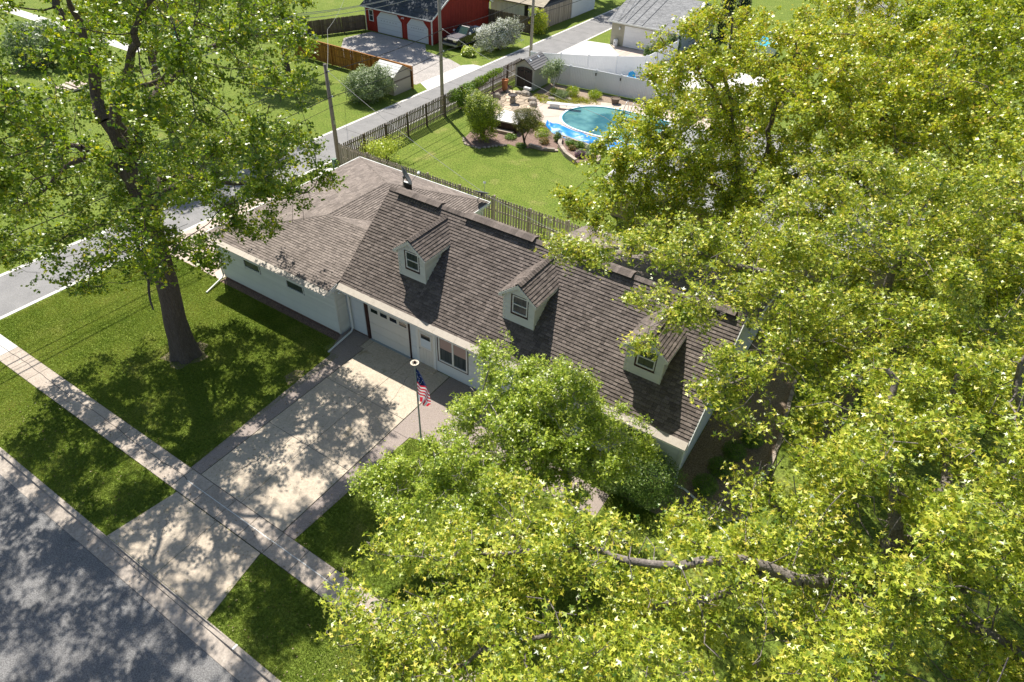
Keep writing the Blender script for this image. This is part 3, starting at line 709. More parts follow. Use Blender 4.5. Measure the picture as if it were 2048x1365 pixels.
# dormers
def dormer(cx, seed):
    hw = .72; yf = 1.65; ze = 5.20; zs = lambda y: 2.8 + .7857*(y - .3); zb = zs(yf); zp = ze + hw*.82; yb = .3 + (ze - 2.8)/.7857; sl_ = .82
    dm = MB(); dm.hexa([(cx - hw, yf, zb - .1), (cx + hw, yf, zb - .1), (cx + hw, yb, ze - .06), (cx - hw, yb, ze - .06), (cx - hw, yf, ze), (cx + hw, yf, ze), (cx + hw, yb + .02, ze), (cx - hw, yb + .02, ze)])
    dm.extrude([(cx - hw, yf, ze), (cx + hw, yf, ze), (cx, yf, zp)], (0, .5, 0))
    dm = dm.build('dormer', SIDING, house)
    # front boards
    wx0, wx1, wz0, wz1 = cx - .30, cx + .42, 4.38, 5.24
    siding(dm, SIDING, (cx - hw, yf), (1, 0), (0, -1), 2*hw, zb + .01, zp - .06, [(wx0 - cx + hw - .07, wx1 - cx + hw + .03, wz0 - .08, wz1 + .03)], .14,
           xr=lambda z: (0, 2*hw) if z < ze else ((z - ze)/sl_, 2*hw - (z - ze)/sl_))
    # side boards
    for s in (-1, 1):
        siding(dm, SIDING, (cx + s*hw, yf), (0, 1), (s, 0), 5, zb + .01, ze, (), .14, xr=lambda z: (0, max(0, .3 + (z - 2.8)/.7857 - yf)))
        MB().box(cx + s*hw - .04, cx + s*hw + .04, yf - .03, yf + .05, zb - .0, ze - .02).build('corner_board', SIDING, dm)
    # roof
    ov = .17; yo = yf - .16; he = hw + ov; zo = ze - ov*sl_ + .10; zr = zo + he*sl_
    yback = lambda z: .3 + (z - 2.8)/.7857 + .03
    for s in (-1, 1):
        P = [(cx + s*he, yo, zo), (cx, yo, zr), (cx, yback(zr), zr), (cx + s*he, yback(zo), zo)]
        roof_slab('dormer_roof', P, .06, SHDARK, dm)
        shingles('shingle_course', P, (0, 1, 0), SHING, dm, seed=seed + s, lift=.028)
        # fascia along the eave and rake on the front
        MB().extrude([(cx + s*(he - .01), yo, zo - .13), (cx + s*(he + .015), yo, zo - .13), (cx + s*(he + .015), yo, zo - .01), (cx + s*(he - .01), yo, zo - .01)], (0, yback(zo) - yo, 0)).build('fascia', SIDING, dm)
        MB().extrude([(cx + s*(he + .01), yo - .025, zo - .13), (cx + s*(he + .01), yo - .025, zo - .012), (cx, yo - .025, zr - .012), (cx, yo - .025, zr - .19)], (0, .024, 0)).build('rake_board', SIDING, dm)
        # boxed soffit
        MB().extrude([(cx + s*hw, yo, zo - .12), (cx + s*he, yo, zo - .12), (cx + s*hw, yo, zo + (he - hw)*sl_ - .08)], (0, yf - yo + .02, 0)).build('soffit', SIDING, dm)
    caps('ridge_cap', (cx, yo, zr), (cx, yback(zr) - .05, zr), SHING, dm, w=.28, expo=.15, h=.04, seed=seed + 9)
    window(dm, (0, yf), (1, 0), (0, -1), wx0, wx1, wz0, wz1, .05, 'double', BROWN, .075, back=CURTG)
    MB().box(wx0 - .06, wx1 + .05, yf - .055, yf - .03, wz0 - .09, wz0 - .07).build('window_sill', BROWN, dm)
for i, cx in enumerate((3.5, 9.08, 14.62)): dormer(cx, 40 + 10*i)

# ------------------------------------------------------------------ satellite dishes
def dish(name, base, top, aim, r, label, lnb=2, legs=False):
    o = tag(empty(name, base), label, 'satellite dish')
    top = Vector(top); aim = Vector(aim).normalized()
    a = aim.cross(Vector((0, 0, 1))).normalized(); b = a.cross(aim)
    def M_(pr, n=28):
        mb = MB(); base_ = 0
        for (rr, h) in pr:
            for j in range(n):
                th = 2*math.pi*j/n; mb.v.append(tuple(top + a*(rr*math.cos(th)) + b*(rr*1.08*math.sin(th)) + aim*h))
        for k in range(len(pr) - 1):
            for j in range(n): mb.f.append((k*n + j, k*n + (j+1) % n, (k+1)*n + (j+1) % n, (k+1)*n + j)); mb.t.append(.5)
        return mb
    M_([(.005, .0), (r*.5, .02), (r*.85, .07), (r, .1), (r*1.01, .095), (r*.85, .055), (r*.5, .0), (.005, -.02)]).build('reflector', DISHM, o, smooth=True)
    m = MB(); m.tube([base, Vector(base) + Vector((0, 0, .15)), top - aim*.1], .028, 8)
    if legs:
        for k in range(3):
            th = k*2.1 + .4; m.tube([Vector(base) + Vector((.28*math.cos(th), .28*math.sin(th), -.12)), Vector(base) + Vector((0, 0, .4))], .014, 6)
    m.build('mast', METAL, o)
    m = MB(); m.bar(top - aim*.12, top + aim*.02, .1, .14); m.build('bracket', DISHM, o)
    e = top + aim*(r*1.5) - b*(r*.35)
    m = MB(); m.tube([top - b*r*.95, e], .013, 6); m.build('arm', METAL, o)
    for k in range(lnb): 
        c = e + a*(.08*(k - (lnb-1)/2)); m = MB(); m.tube([c + aim*.05, c - aim*.06], [.03, .042], 8); m.build('receiver', WHITEM, o)
    return o
dish('satellite_dish', (.10, 5.2, 5.55), (.29, 5.2, 6.46), (.60, .55, .42), .44, 'grey satellite dish on a tripod mast at the left end of the main roof ridge', 3, True)
dish('satellite_dish', (.60, 10.75, 2.86), (.86, 10.8, 3.42), (-.10, .40, .85), .42, 'dark satellite dish tilted up at the corner of the flat rear garage roof', 2)

# ------------------------------------------------------------------ flagpole and flag
fp = tag(empty('flagpole', (7.5, -3.05, 0)), 'slim grey flagpole with round star cap beside the driveway', 'flagpole')
MB().tube([(7.5, -3.05, 0), (7.5, -3.05, 2.2), (7.5, -3.05, 4.3)], [.038, .034, .026], 10).build('pole', POLEM, fp)
MB().lathe([(.0, .0), (.11, .0), (.11, .06), (.06, .10), (.04, .4)], (7.5, -3.05, 0), 14).build('base', POLEM, fp)
m = MB(); m.lathe([(.11, 0), (.165, 0), (.165, .02), (.11, .02), (.11, 0)], (7.5, -3.05, 4.32), 28)
for k in range(5):
    th = k*2*math.pi/5 + .3; m.bar((7.5, -3.05, 4.33), (7.5 + .13*math.cos(th), -3.05 + .13*math.sin(th), 4.33), .035, .018)
m.build('cap_ring', mat('cream plastic', (.55, .48, .37), .6), fp)
MB().lathe([(0, -.03), (.045, -.02), (.055, .03), (.03, .07), (0, .085)], (7.5, -3.05, 4.35), 12).build('finial', BROWN, fp)
fl = tag(empty('flag', (7.52, -3.05, 3.9)), 'stars and stripes flag hanging limp from the grey pole', 'flag')
def flagpt(s, d):     # s across 0..1, d down 0..1
    z = 4.08 - 1.72*d; w = .08 + .56*min(1, d*2.4)*(1 if d < .82 else 1 - (d - .82)*2.2)
    x = 7.535 + s*w; y = -3.05 + .055*math.sin(s*9 + d*5)*min(1, s*3) - .02*s
    return Vector((x, y, z - .10*s - .0*d))
def flagstrip(f, sN=12, dN=4):
    mb = MB()
    for i in range(sN):
        for j in range(dN):
            q = [f((i)/sN, j/dN), f((i+1)/sN, j/dN), f((i+1)/sN, (j+1)/dN), f(i/sN, (j+1)/dN)]
            mb.poly([flagpt(*p) for p in q])
    return mb
flagstrip(lambda a, b: (a, b*.40), 12, 8).build('canton', F_BLU, fl, smooth=True)
st = MB()
for i in range(4):
    for j in range(7):
        c = flagpt(.2 + .22*i + (.1 if j % 2 else 0), .06 + j*.047); 
        st.poly([c + Vector((.016*math.cos(t_), -.012, .016*math.sin(t_))) for t_ in np.linspace(0, 2*math.pi, 6)[:-1]])
st.build('stars', F_WHT, fl, kind='stuff')
for k in range(8):
    d0 = .40 + k*.052; flagstrip(lambda a, b: (a, d0 + b*.052), 12, 2).build('stripe', F_RED if k % 2 == 0 else F_WHT, fl, smooth=True)
for k in range(6):
    s0 = k/6; flagstrip(lambda a, b: (s0 + a/6, .816 + b*.184), 3, 5).build('stripe', F_WHT if k % 2 == 0 else F_RED, fl, smooth=True)
# ================================================================== FENCES
def picket_me(w, h, th, kind, m, name='board'):
    mb = MB()
    if kind == 'dog': pts = [(-w/2, 0), (w/2, 0), (w/2, h - w*.35), (w*.22, h), (-w*.22, h), (-w/2, h - w*.35)]
    else: pts = [(-w/2, 0), (w/2, 0), (w/2, h), (-w/2, h)]
    mb.extrude([(p[0], -th/2, p[1]) for p in pts], (0, th, 0), .5)
    return mb.mesh(name, m)
def board_fence(name, a, b, h, pitch, w, m, label, posts=2.4, post_side=1, kind='dog', rails=(.35, 1.0, 1.6), gapz=.04, group=None, both=False, post_m=None, seed=1, cap=False, pname='picket', post_h=None):
    R_ = random.Random(seed)
    a = Vector((*a, 0)); b = Vector((*b, 0)); d = b - a; L_ = d.length; d.normalize(); nrm = Vector((-d.y, d.x, 0)); ang = math.atan2(d.y, d.x)
    root = tag(empty(name, (a + b)/2), label, 'fence', group)
    inv = Matrix.Translation(root.location).inverted()
    variants = []
    for k in range(5):
        me = picket_me(w, h, .022, kind, m, pname)
        me.attributes['tint'].data.foreach_set('value', np.full(len(me.polygons), k/4, dtype=np.float32)); variants.append(me)
    n = int(L_/pitch)
    for i in range(n):
        o = bpy.data.objects.new(pname, R_.choice(variants)); C.objects.link(o); o.parent = root; o.matrix_parent_inverse = inv
        p = a + d*((i + .5)*L_/n) + nrm*(-.035*post_side if not (both and i % 2) else .06*post_side)
        o.location = (p.x, p.y, gapz + R_.uniform(-.015, .015)); o.rotation_euler = (R_.uniform(-.01, .01), R_.uniform(-.008, .008), ang)
    for rz in rails:
        if rz < h: MB().bar(a + nrm*(.012*post_side) + Vector((0, 0, rz)), b + nrm*(.012*post_side) + Vector((0, 0, rz)), .05, .09).build('rail', m, root)
    k = max(1, int(round(L_/posts)))
    for i in range(k + 1):
        p = a + d*(L_*i/k) + nrm*(.075*post_side); ph = (post_h or h + .02) + R_.uniform(-.05, .05)
        pm = MB(); pm.box(p.x - .055, p.x + .055, p.y - .055, p.y + .055, 0, ph, R_.random()); pm.build('post', post_m or m, root)
    if cap: MB().bar(a + Vector((0, 0, h + .05)), b + Vector((0, 0, h + .05)), .13, .035).build('cap_rail', m, root)
    return root
board_fence('picket_fence', (-12.75, 13.2), (-13.45, 37.6), 1.80, .196, .125, WOODG, 'weathered picket fence along the alley side of the pool yard', 2.5, -1, both=False, seed=2, post_m=WOODD)
board_fence('picket_fence', (-12.7, 13.1), (18.0, 13.25), 2.0, .196, .135, WOODS, 'weathered picket fence between the brown roofed house and the green pool lawn', 2.6, 1, both=False, seed=3, post_m=WOODG, rails=(.4, 1.1, 1.80))
board_fence('privacy_fence', (-34.6, 29.25), (-19.45, 29.1), 1.86, .145, .14, WOODO, 'orange stained cedar privacy fence beside the gravel lot', 2.4, -1, kind='flat', rails=(.3, .95, 1.6), cap=True, seed=4)
board_fence('board_fence', (-38.6, 33.4), (-35.6, 40.3), 1.55, .15, .145, WOODD, 'dark aged board fence left of the red garage', 2.2, -1, kind='dog', seed=5)
board_fence('board_fence', (-26.2, 50.9), (-20.6, 50.9), 1.75, .15, .14, WOODD, 'dark aged board fence behind the black truck and white shrub', 2.2, 1, kind='dog', seed=6)
board_fence('board_fence', (-20.5, 51.6), (-20.3, 59.9), 2.2, .17, .16, WOODS, 'tall silver grey board fence along the alley by the white shed', 2.4, 1, kind='flat', seed=7)

def vinyl_fence(pts, h, label, seed=1):
    R_ = random.Random(seed)
    root = tag(empty('vinyl_fence', (*pts[0], 0)), label, 'fence')
    for (a, b) in zip(pts[:-1], pts[1:]):
        a3 = Vector((*a, 0)); b3 = Vector((*b, 0)); d = (b3 - a3); L_ = d.length; d.normalize(); n = Vector((-d.y, d.x, 0))
        P = MB(); k = int(L_/.15)
        for i in range(k):
            p = a3 + d*(L_*(i + .5)/k); hw = L_/k/2 - .004
            P.hexa([p - d*hw - n*.016 + Vector((0, 0, .06)), p + d*hw - n*.016 + Vector((0, 0, .06)), p + d*hw + n*.016 + Vector((0, 0, .06)), p - d*hw + n*.016 + Vector((0, 0, .06)),
                    p - d*hw - n*.016 + Vector((0, 0, h - .1)), p + d*hw - n*.016 + Vector((0, 0, h - .1)), p + d*hw + n*.016 + Vector((0, 0, h - .1)), p - d*hw + n*.016 + Vector((0, 0, h - .1))])
        P.build('panel', VINYL, root)
        MB().bar(a3 + Vector((0, 0, h - .07)), b3 + Vector((0, 0, h - .07)), .06, .09).build('top_rail', VINYL, root)
        MB().bar(a3 + Vector((0, 0, .10)), b3 + Vector((0, 0, .10)), .06, .12).build('bottom_rail', VINYL, root)
    for p in pts:
        q = MB(); q.box(p[0] - .065, p[0] + .065, p[1] - .065, p[1] + .065, 0, h + .03); q.build('post', VINYL, root)
        c = MB(); c.hexa([(p[0] - .085, p[1] - .085, h + .03), (p[0] + .085, p[1] - .085, h + .03), (p[0] + .085, p[1] + .085, h + .03), (p[0] - .085, p[1] + .085, h + .03),
                          (p[0] - .02, p[1] - .02, h + .11), (p[0] + .02, p[1] - .02, h + .11), (p[0] + .02, p[1] + .02, h + .11), (p[0] - .02, p[1] + .02, h + .11)]); c.build('post_cap', VINYL, root)
    return root
vinyl_fence([(-10.45, 38.35), (-8.62, 38.55), (-6.12, 38.92), (-3.75, 39.1), (-1.35, 39.3), (1.1, 39.5), (3.5, 39.7), (5.9, 39.9), (8.3, 40.1)], 1.86, 'white vinyl privacy fence behind the pool, with two black lamps on its posts')
vinyl_fence([(-13.6, 39.75), (-11.1, 41.15), (-8.8, 42.45), (-6.5, 44.0), (-4.25, 45.8), (-4.1, 48.2), (-4.0, 50.6), (-3.9, 53.0)], 1.86, 'white vinyl privacy fence running diagonally in front of the beige garage apron')
for (px, py) in ((-6.12, 38.84), (-3.75, 39.02)):
    l = tag(empty('fence_lamp', (px, py, 1.5)), 'black lantern on the white fence post ' + ('nearer the diving board' if px < -5 else 'nearer the turquoise chair'), 'lamp', 'lanterns on the white fence')
    MB().box(px - .05, px + .05, py - .10, py + .0, 1.58, 1.63).build('hood', BLACK, l); MB().box(px - .04, px + .04, py - .09, py - .01, 1.40, 1.58).build('lantern_body', BLACK, l)

# ================================================================== NEIGHBOURING BUILDINGS
rg = tag(empty('garage', (-31, 45.5, 0)), 'red wooden garage with two pale arched doors and dark roof', 'garage')
MB().box(-35.5, -26.3, 40.5, 51.0, 0, 2.45).build('wall', REDW, rg)
x = -35.5
while x < -26.4:
    MB().box(x, min(x + .28, -26.3), 40.47, 40.499, .18, 2.42, random.random()).build('siding_plank', REDW, rg) if not (-33.9 < x + .14 < -30.2 or -29.6 < x + .14 < -26.75) else None
    x += .295
y = 40.5
while y < 50.9:
    z = 2.4 + .52*min(y + .15 - 40.0, 51.5 - y - .15); MB().box(-26.299, -26.27, y, y + .28, .1, z, random.random()).build('siding_plank', REDW, rg); y += .295
rr = [(-35.9, 40.1, 2.5), (-26.0, 40.1, 2.5), (-26.0, 45.75, 5.45), (-35.9, 45.75, 5.45)]
r2 = [(-35.9, 51.4, 2.5), (-26.0, 51.4, 2.5), (-26.0, 45.75, 5.45), (-35.9, 45.75, 5.45)]
for q in (rr, r2): roof_slab('roof', q, .08, SHDARK, rg); shingles('shingle_course', q, (1, 0, 0), SHBLUE, rg, expo=.2, wid=.5, lift=.015, seed=21)
MB().extrude([(-26.31, 40.5, 2.45), (-26.31, 51.0, 2.45), (-26.31, 45.75, 5.2)], (-.05, 0, 0)).build('gable', REDW, rg)
t = MB(); t.box(-35.9, -26.0, 40.06, 40.097, 2.40, 2.52); t.box(-26.33, -26.22, 40.42, 40.53, 0, 2.42); t.box(-35.55, -35.45, 40.42, 40.50, 0, 2.42); t.box(-26.33, -26.22, 50.95, 51.05, 0, 2.42)
for (a, b) in (((-25.97, 40.08, 2.45), (-25.97, 45.75, 5.40)), ((-25.97, 51.4, 2.45), (-25.97, 45.75, 5.40))): t.bar(a, b, .04, .16)
t.build('trim', TRIM, rg)
for (x0, x1) in ((-33.75, -30.45), (-29.5, -26.85)):
    def arch(e): return [(x0 - e, .05), (x1 + e, .05), (x1 + e, 1.55), (x1 - .55, 2.12 + e), (x0 + .55, 2.12 + e), (x0 - e, 1.55)]
    MB().extrude([(p[0], 40.46, p[1]) for p in arch(.09)], (0, -.03, 0)).build('door_trim', TRIM, rg)
    dd = MB().extrude([(p[0], 40.43, p[1]) for p in arch(0)], (0, -.02, 0)).build('garage_door', DOORB, rg)
    j = MB()
    for k in (.55, 1.05, 1.55): j.box(x0 + .02, x1 - .02, 40.405, 40.409, k, k + .02)
    j.build('panel_joint', GREYW, dd)
    wn_ = MB()
    for k in range(6):
        a = x0 + .45 + k*(x1 - x0 - .8)/6; wn_.extrude([(a, 40.406, 1.30), (a + .2, 40.406, 1.30), (a + .1, 40.406, 1.42)], (0, -.004, 0))
    wn_.build('door_lite', GREYW, dd, kind='stuff')
window(rg, (0, 40.47), (1, 0), (0, -1), -35.0, -34.35, 1.05, 2.2, .07, 'double', None, back=SCRG)
m = MB(); m.tube([(-30.0, 40.45, 2.12), (-30.0, 40.3, 2.15)], .05, 8); m.tube([(-30.0, 40.3, 2.15), (-30.15, 40.2, 2.08)], [.04, .07], 8); m.tube([(-30.0, 40.3, 2.15), (-29.85, 40.2, 2.08)], [.04, .07], 8); m.build('flood_lamp', WHITEM, rg)
MB().box(-26.0, -25.9, 43.9, 44.9, 4.0, 4.12).build('shelf', TRIM, rg)

bgz = tag(empty('garage', (-8, 59, 0)), 'beige sided garage with light grey roof and wide white door', 'garage')
MB().box(-11.75, -4.2, 53.5, 65.5, 0, 2.42).build('wall', BEIGE, bgz)
siding(bgz, BEIGE, (-11.75, 53.5), (1, 0), (0, -1), 7.55, .05, 2.38, [(1.45, 6.55, -1, 2.2)], expo=.16)
siding(bgz, GREYW, (-4.2, 53.5), (0, 1), (1, 0), 12, .05, 4.0, xr=lambda z: (0, 12) if z < 2.4 else ((z - 2.4)/.31, 12 - (z - 2.4)/.31), expo=.3)
for q, s_ in (([(-12.15, 53.1, 2.42), (-3.8, 53.1, 2.42), (-3.8, 59.5, 4.35), (-12.15, 59.5, 4.35)], 31), ([(-12.15, 65.9, 2.42), (-3.8, 65.9, 2.42), (-3.8, 59.5, 4.35), (-12.15, 59.5, 4.35)], 32)):
    roof_slab('roof', q, .08, SHDARK, bgz); shingles('shingle_course', q, (1, 0, 0), SHGREY, bgz, expo=.17, wid=.4, lift=.014, seed=s_)
s = MB()
for xx in (-10.9, -10.05, -9.2, -8.2): s.bar((xx, 53.15, 2.46), (xx + .35, 59.3, 4.32), .05, .03)
s.build('sag_line', SHBLUE, bgz)  # thin dark strips along the sag lines of the roof
t = MB(); t.box(-12.15, -3.8, 53.05, 53.097, 2.30, 2.45)
for (a, b) in (((-3.77, 53.1, 2.38), (-3.77, 59.5, 4.32)), ((-3.77, 65.9, 2.38), (-3.77, 59.5, 4.32))): t.bar(a, b, .04, .16)
t.build('fascia', TRIM, bgz)
MB().extrude([(-4.21, 53.5, 2.4), (-4.21, 65.5, 2.4), (-4.21, 59.5, 4.2)], (-.05, 0, 0)).build('gable', GREYW, bgz)
gd2 = MB().box(-10.2, -5.3, 53.44, 53.475, .03, 2.12).build('garage_door', VINYL, bgz)
for i in range(4): MB().box(-10.18, -5.32, 53.42, 53.44, .04 + i*.52, .55 + i*.52).build('door_panel', VINYL, gd2)
t = MB(); t.box(-10.32, -10.2, 53.42, 53.475, 0, 2.25); t.box(-5.3, -5.18, 53.42, 53.475, 0, 2.25); t.box(-10.2, -5.3, 53.42, 53.475, 2.13, 2.25); t.build('door_trim', BEIGE, bgz)
MB().lathe([(.0, -.14), (.08, -.10), (.10, .08), (.03, .16), (0, .18)], (-10.75, 53.36, 1.75), 10).build('wall_lamp', VINYL, bgz)
wc = tag(empty('storage_drum', (-10.95, 53.15, 0)), 'small white drum with a black mark standing at the corner of the beige garage', 'drum')
MB().lathe([(0, 0), (.22, 0), (.24, .1), (.24, .55), (.2, .68), (0, .7)], (-10.95, 53.15, 0), 18).build('drum_body', WHITEM, wc); MB().box(-10.99, -10.91, 52.895, 52.92, .3, .42).build('label_plate', BLACK, wc)

og = tag(empty('garage', (-24, 57, 0)), 'old pale plank garage with tan roof behind the dark fence', 'garage')
MB().box(-28.2, -20.9, 54.2, 60.0, 0, 2.25).build('wall', WOODS, og)
x = -28.2
while x < -21.0:
    if not (-23.4 < x < -22.9): MB().box(x, x + .19, 54.17, 54.199, .05, 2.22, random.random()).build('plank', SIDW if x < -22 else WOODS, og)
    x += .205
MB().box(-23.4, -22.9, 54.15, 54.18, 0, 2.0).build('door_gap', BLACK, og)
for q in ([(-28.6, 53.7, 2.25), (-20.6, 53.7, 2.25), (-20.6, 57.1, 3.6), (-28.6, 57.1, 3.6)], [(-28.6, 60.5, 2.25), (-20.6, 60.5, 2.25), (-20.6, 57.1, 3.6), (-28.6, 57.1, 3.6)]):
    roof_slab('roof', q, .08, SHDARK, og); shingles('shingle_course', q, (1, 0, 0), mat('tan shingles', (.40, .34, .25), .9, (.46, .40, .30), 2, 1, tint=.12), og, expo=.25, wid=.6, lift=.012, seed=33)
wg = tag(empty('shed', (-23, 63, 0)), 'white lap sided shed beside the alley behind the grey board fence', 'shed')
MB().box(-26, -20.3, 60.1, 66.2, 0, 2.3).build('wall', VINYL, wg)
siding(wg, VINYL, (-20.3, 60.1), (0, 1), (1, 0), 6.1, .05, 2.3, expo=.26)
siding(wg, VINYL, (-26, 60.1), (1, 0), (0, -1), 5.7, .05, 2.3, expo=.26)
roof_slab('roof', [(-26.4, 59.8, 2.35), (-20.0, 59.8, 2.35), (-20.0, 66.5, 3.0), (-26.4, 66.5, 3.0)], .08, SHGREY, wg)
MB().box(-21.8, -20.5, 60.0, 60.09, 1.9, 2.28).build('tarp_edge', TARP, wg)
wg2 = tag(empty('house', (-24, 80, 0)), 'white walled building far along the alley', 'building')
MB().box(-28, -20.6, 77, 85, 0, 2.8).build('wall', VINYL, wg2)
roof_slab('roof', [(-28.4, 76.6, 2.8), (-20.2, 76.6, 2.8), (-20.2, 81, 4.4), (-28.4, 81, 4.4)], .08, SHGREY, wg2); roof_slab('roof', [(-28.4, 85.4, 2.8), (-20.2, 85.4, 2.8), (-20.2, 81, 4.4), (-28.4, 81, 4.4)], .08, SHGREY, wg2)

nh = tag(empty('house', (13, 24, 0)), 'tan walled house with grey roof half hidden by the trees beyond the pool lawn', 'house')
MB().box(5.4, 21.8, 18.8, 28.9, 0, 2.6).build('wall', TANW, nh)
zr = 4.1
for q, u_, s_ in (([(4.9, 18.3, 2.65), (22.3, 18.3, 2.65), (17.4, 23.8, zr), (9.8, 23.8, zr)], (1, 0, 0), 41), ([(4.9, 29.4, 2.65), (22.3, 29.4, 2.65), (17.4, 23.8, zr), (9.8, 23.8, zr)], (1, 0, 0), 42),
                  ([(4.9, 18.3, 2.65), (4.9, 29.4, 2.65), (9.8, 23.8, zr)], (0, 1, 0), 43), ([(22.3, 18.3, 2.65), (22.3, 29.4, 2.65), (17.4, 23.8, zr)], (0, 1, 0), 44)):
    roof_slab('roof', q, .08, SHDARK, nh); shingles('shingle_course', q, u_, SHGREY, nh, expo=.15, wid=.34, lift=.018, seed=s_)
t = MB(); t.box(4.84, 4.895, 18.25, 29.45, 2.5, 2.67); t.box(4.84, 22.35, 18.24, 18.295, 2.5, 2.67); t.box(4.84, 22.35, 29.405, 29.46, 2.5, 2.67); t.build('gutter', TRIM, nh)
window(nh, (0, 18.8), (1, 0), (0, -1), 12.6, 13.6, 1.0, 2.0, .06, 'double', None, back=CURTG)

ls = tag(empty('shed', (-20.8, 27.8, 0)), 'small cream garden shed with pale roof behind the silvery shrub', 'shed')
MB().box(-21.9, -19.55, 26.6, 28.9, 0, 1.6).build('wall', SHEDC, ls)
MB().extrude([(-19.6, 26.6, 1.6), (-19.6, 28.9, 1.6), (-19.6, 27.75, 2.28)], (.05, 0, 0)).build('gable', SHEDC, ls)
MB().box(-19.54, -19.52, 26.62, 28.88, 1.12, 1.2).build('trim', WOODD, ls)
for s in (-1, 1):
    for k in range(5):
        f0, f1 = k/5, (k + 1)/5; ya = 27.75 + s*1.28*(1 - f0); yb = 27.75 + s*1.28*(1 - f1); za = 1.58 + .75*f0; zb2 = 1.58 + .75*f1
        MB().hexa([(-22.0, ya, za - .02), (-19.4, ya, za - .02), (-19.4, yb, zb2 - .02), (-22.0, yb, zb2 - .02), (-22.0, ya, za + .035), (-19.4, ya, za + .035), (-19.4, yb, zb2 + .012), (-22.0, yb, zb2 + .012)], random.random()).build('roof_plank', SHEDL, ls)

ps = tag(empty('shed', (-11.6, 36.6, 0)), 'taupe resin shed with dark arched double doors and ribbed grey roof', 'shed')
MB().box(-12.62, -10.62, 35.45, 38.0, 0, 1.92).build('wall', PLAST, ps)
MB().extrude([(-12.62, 35.45, 1.92), (-10.62, 35.45, 1.92), (-11.62, 35.45, 2.55)], (0, 2.55, 0)).build('gable', PLAST, ps)
MB().box(-12.66, -10.58, 35.43, 35.50, 0, .08).build('base', PLAST, ps)
for s in (-1, 1):
    for k in range(6):
        f0, f1 = k/6, (k + 1)/6; xa = -11.62 + s*1.16*(1 - f0); xb = -11.62 + s*1.16*(1 - f1); za = 1.84 + .78*f0; zb2 = 1.84 + .78*f1
        MB().hexa([(xa, 35.25, za - .02), (xb, 35.25, zb2 - .02), (xb, 38.15, zb2 - .02), (xa, 38.15, za - .02), (xa, 35.25, za + .045), (xb, 35.25, zb2 + .012), (xb, 38.15, zb2 + .012), (xa, 38.15, za + .045)], random.random()).build('roof_plank', SHEDR, ps)
    for yy in (35.7, 37.1):
        xa, xb, za, zb2 = -11.62 + s*.42, -11.62 + s*.22, 2.385, 2.52
        MB().hexa([(xa, yy, za), (xb, yy, zb2), (xb, yy + .22, zb2), (xa, yy + .22, za), (xa, yy, za + .03), (xb, yy, zb2 + .03), (xb, yy + .22, zb2 + .03), (xa, yy + .22, za + .03)]).build('skylight', WHITEM, ps)
    MB().bar((-11.62 + s*1.16, 35.22, 1.86), (-11.62, 35.22, 2.64), .04, .05).build('roof_edge', DBROWN, ps)
for s in (-1, 1):
    xs = sorted((-11.62 + s*.02, -11.62 + s*.80)); c_ = -11.62
    n_ = 6; top = [(xs[0] + (xs[1] - xs[0])*i/n_, 1.72 + .16*(1 - ((xs[0] + (xs[1] - xs[0])*i/n_ - c_)/.8)**2)) for i in range(n_ + 1)]
    dd = MB().extrude([(p[0], 35.445, p[1]) for p in [(xs[0], .08), (xs[1], .08)] + top[::-1]], (0, -.04, 0)).build('shed_door', DBROWN, ps)
    for k in range(3):
        a = xs[0] + .12 + k*.2; MB().box(a, a + .12, 35.395, 35.405, 1.48, 1.64).build('door_window', GLASS, dd)
    MB().box(-11.62 + s*.06 - .02, -11.62 + s*.06 + .02, 35.37, 35.40, .9, 1.05).build('handle', BLACK, dd)

# ================================================================== POLES AND WIRES
def upole(loc, h, m, label, arms=()):
    o = tag(empty('utility_pole', (*loc, 0)), label, 'utility pole', 'utility poles along the alley')
    MB().tube([(loc[0], loc[1], 0), (loc[0] + .02, loc[1], h*.5), (loc[0] + .03, loc[1] - .02, h)], [.155, .135, .11], 14).build('pole', m, o, smooth=True)
    for z in arms:
        MB().tube([(loc[0] - .05, loc[1], z), (loc[0] + .28, loc[1], z + .02)], .022, 6).build('bracket', METAL, o)
        MB().lathe([(0, -.05), (.05, -.03), (.05, .04), (.02, .08), (0, .08)], (loc[0] + .28, loc[1], z + .02), 10).build('insulator', WHITEM, o)
    return o
upole((-13.36, 13.55), 7.0, POLEW, 'brown wooden utility pole, the short one at the corner of the picket fences', (6.55, 4.95))
MB().box(-13.30, -13.18, 13.45, 13.6, 3.1, 3.4).build('meter_box', METAL, bpy.data.objects['utility_pole'])
upole((-13.75, 26.0), 10.5, POLEL, 'tall pale wooden utility pole behind the middle of the alley fence', (6.55, 4.95, 9.4))
upole((-14.0, 40.3), 10.5, POLEL, 'tall wooden utility pole behind the taupe resin shed', (6.6, 5.0, 9.4))
def wire(pts, r=.014, sag=.25, label='black utility wire', m=BLACK, n=14, g='overhead utility wires'):
    mb = MB(); P = []
    for (a, b) in zip(pts[:-1], pts[1:]):
        a = Vector(a); b = Vector(b); sg = sag*(b - a).length/14
        for i in range(n): 
            t_ = i/n; p = a.lerp(b, t_); p.z -= 4*sg*t_*(1 - t_); P.append(p)
    P.append(Vector(pts[-1])); mb.tube(P, r, 5, cap=False)
    o = mb.build('utility_wire', m); tag(o, label, 'wire', g); return o
wire([(-13.1, -30, 6.6), (-13.08, 13.55, 6.6), (-13.45, 26, 6.6), (-13.7, 40.3, 6.65), (-14.2, 70, 6.9)], .022, .22, 'upper thick black cable running pole to pole along the alley')
wire([(-13.1, -30, 5.0), (-13.08, 13.55, 5.0), (-13.45, 26, 5.0), (-13.7, 40.3, 5.05), (-14.2, 70, 5.2)], .024, .22, 'middle black cable running pole to pole along the alley')
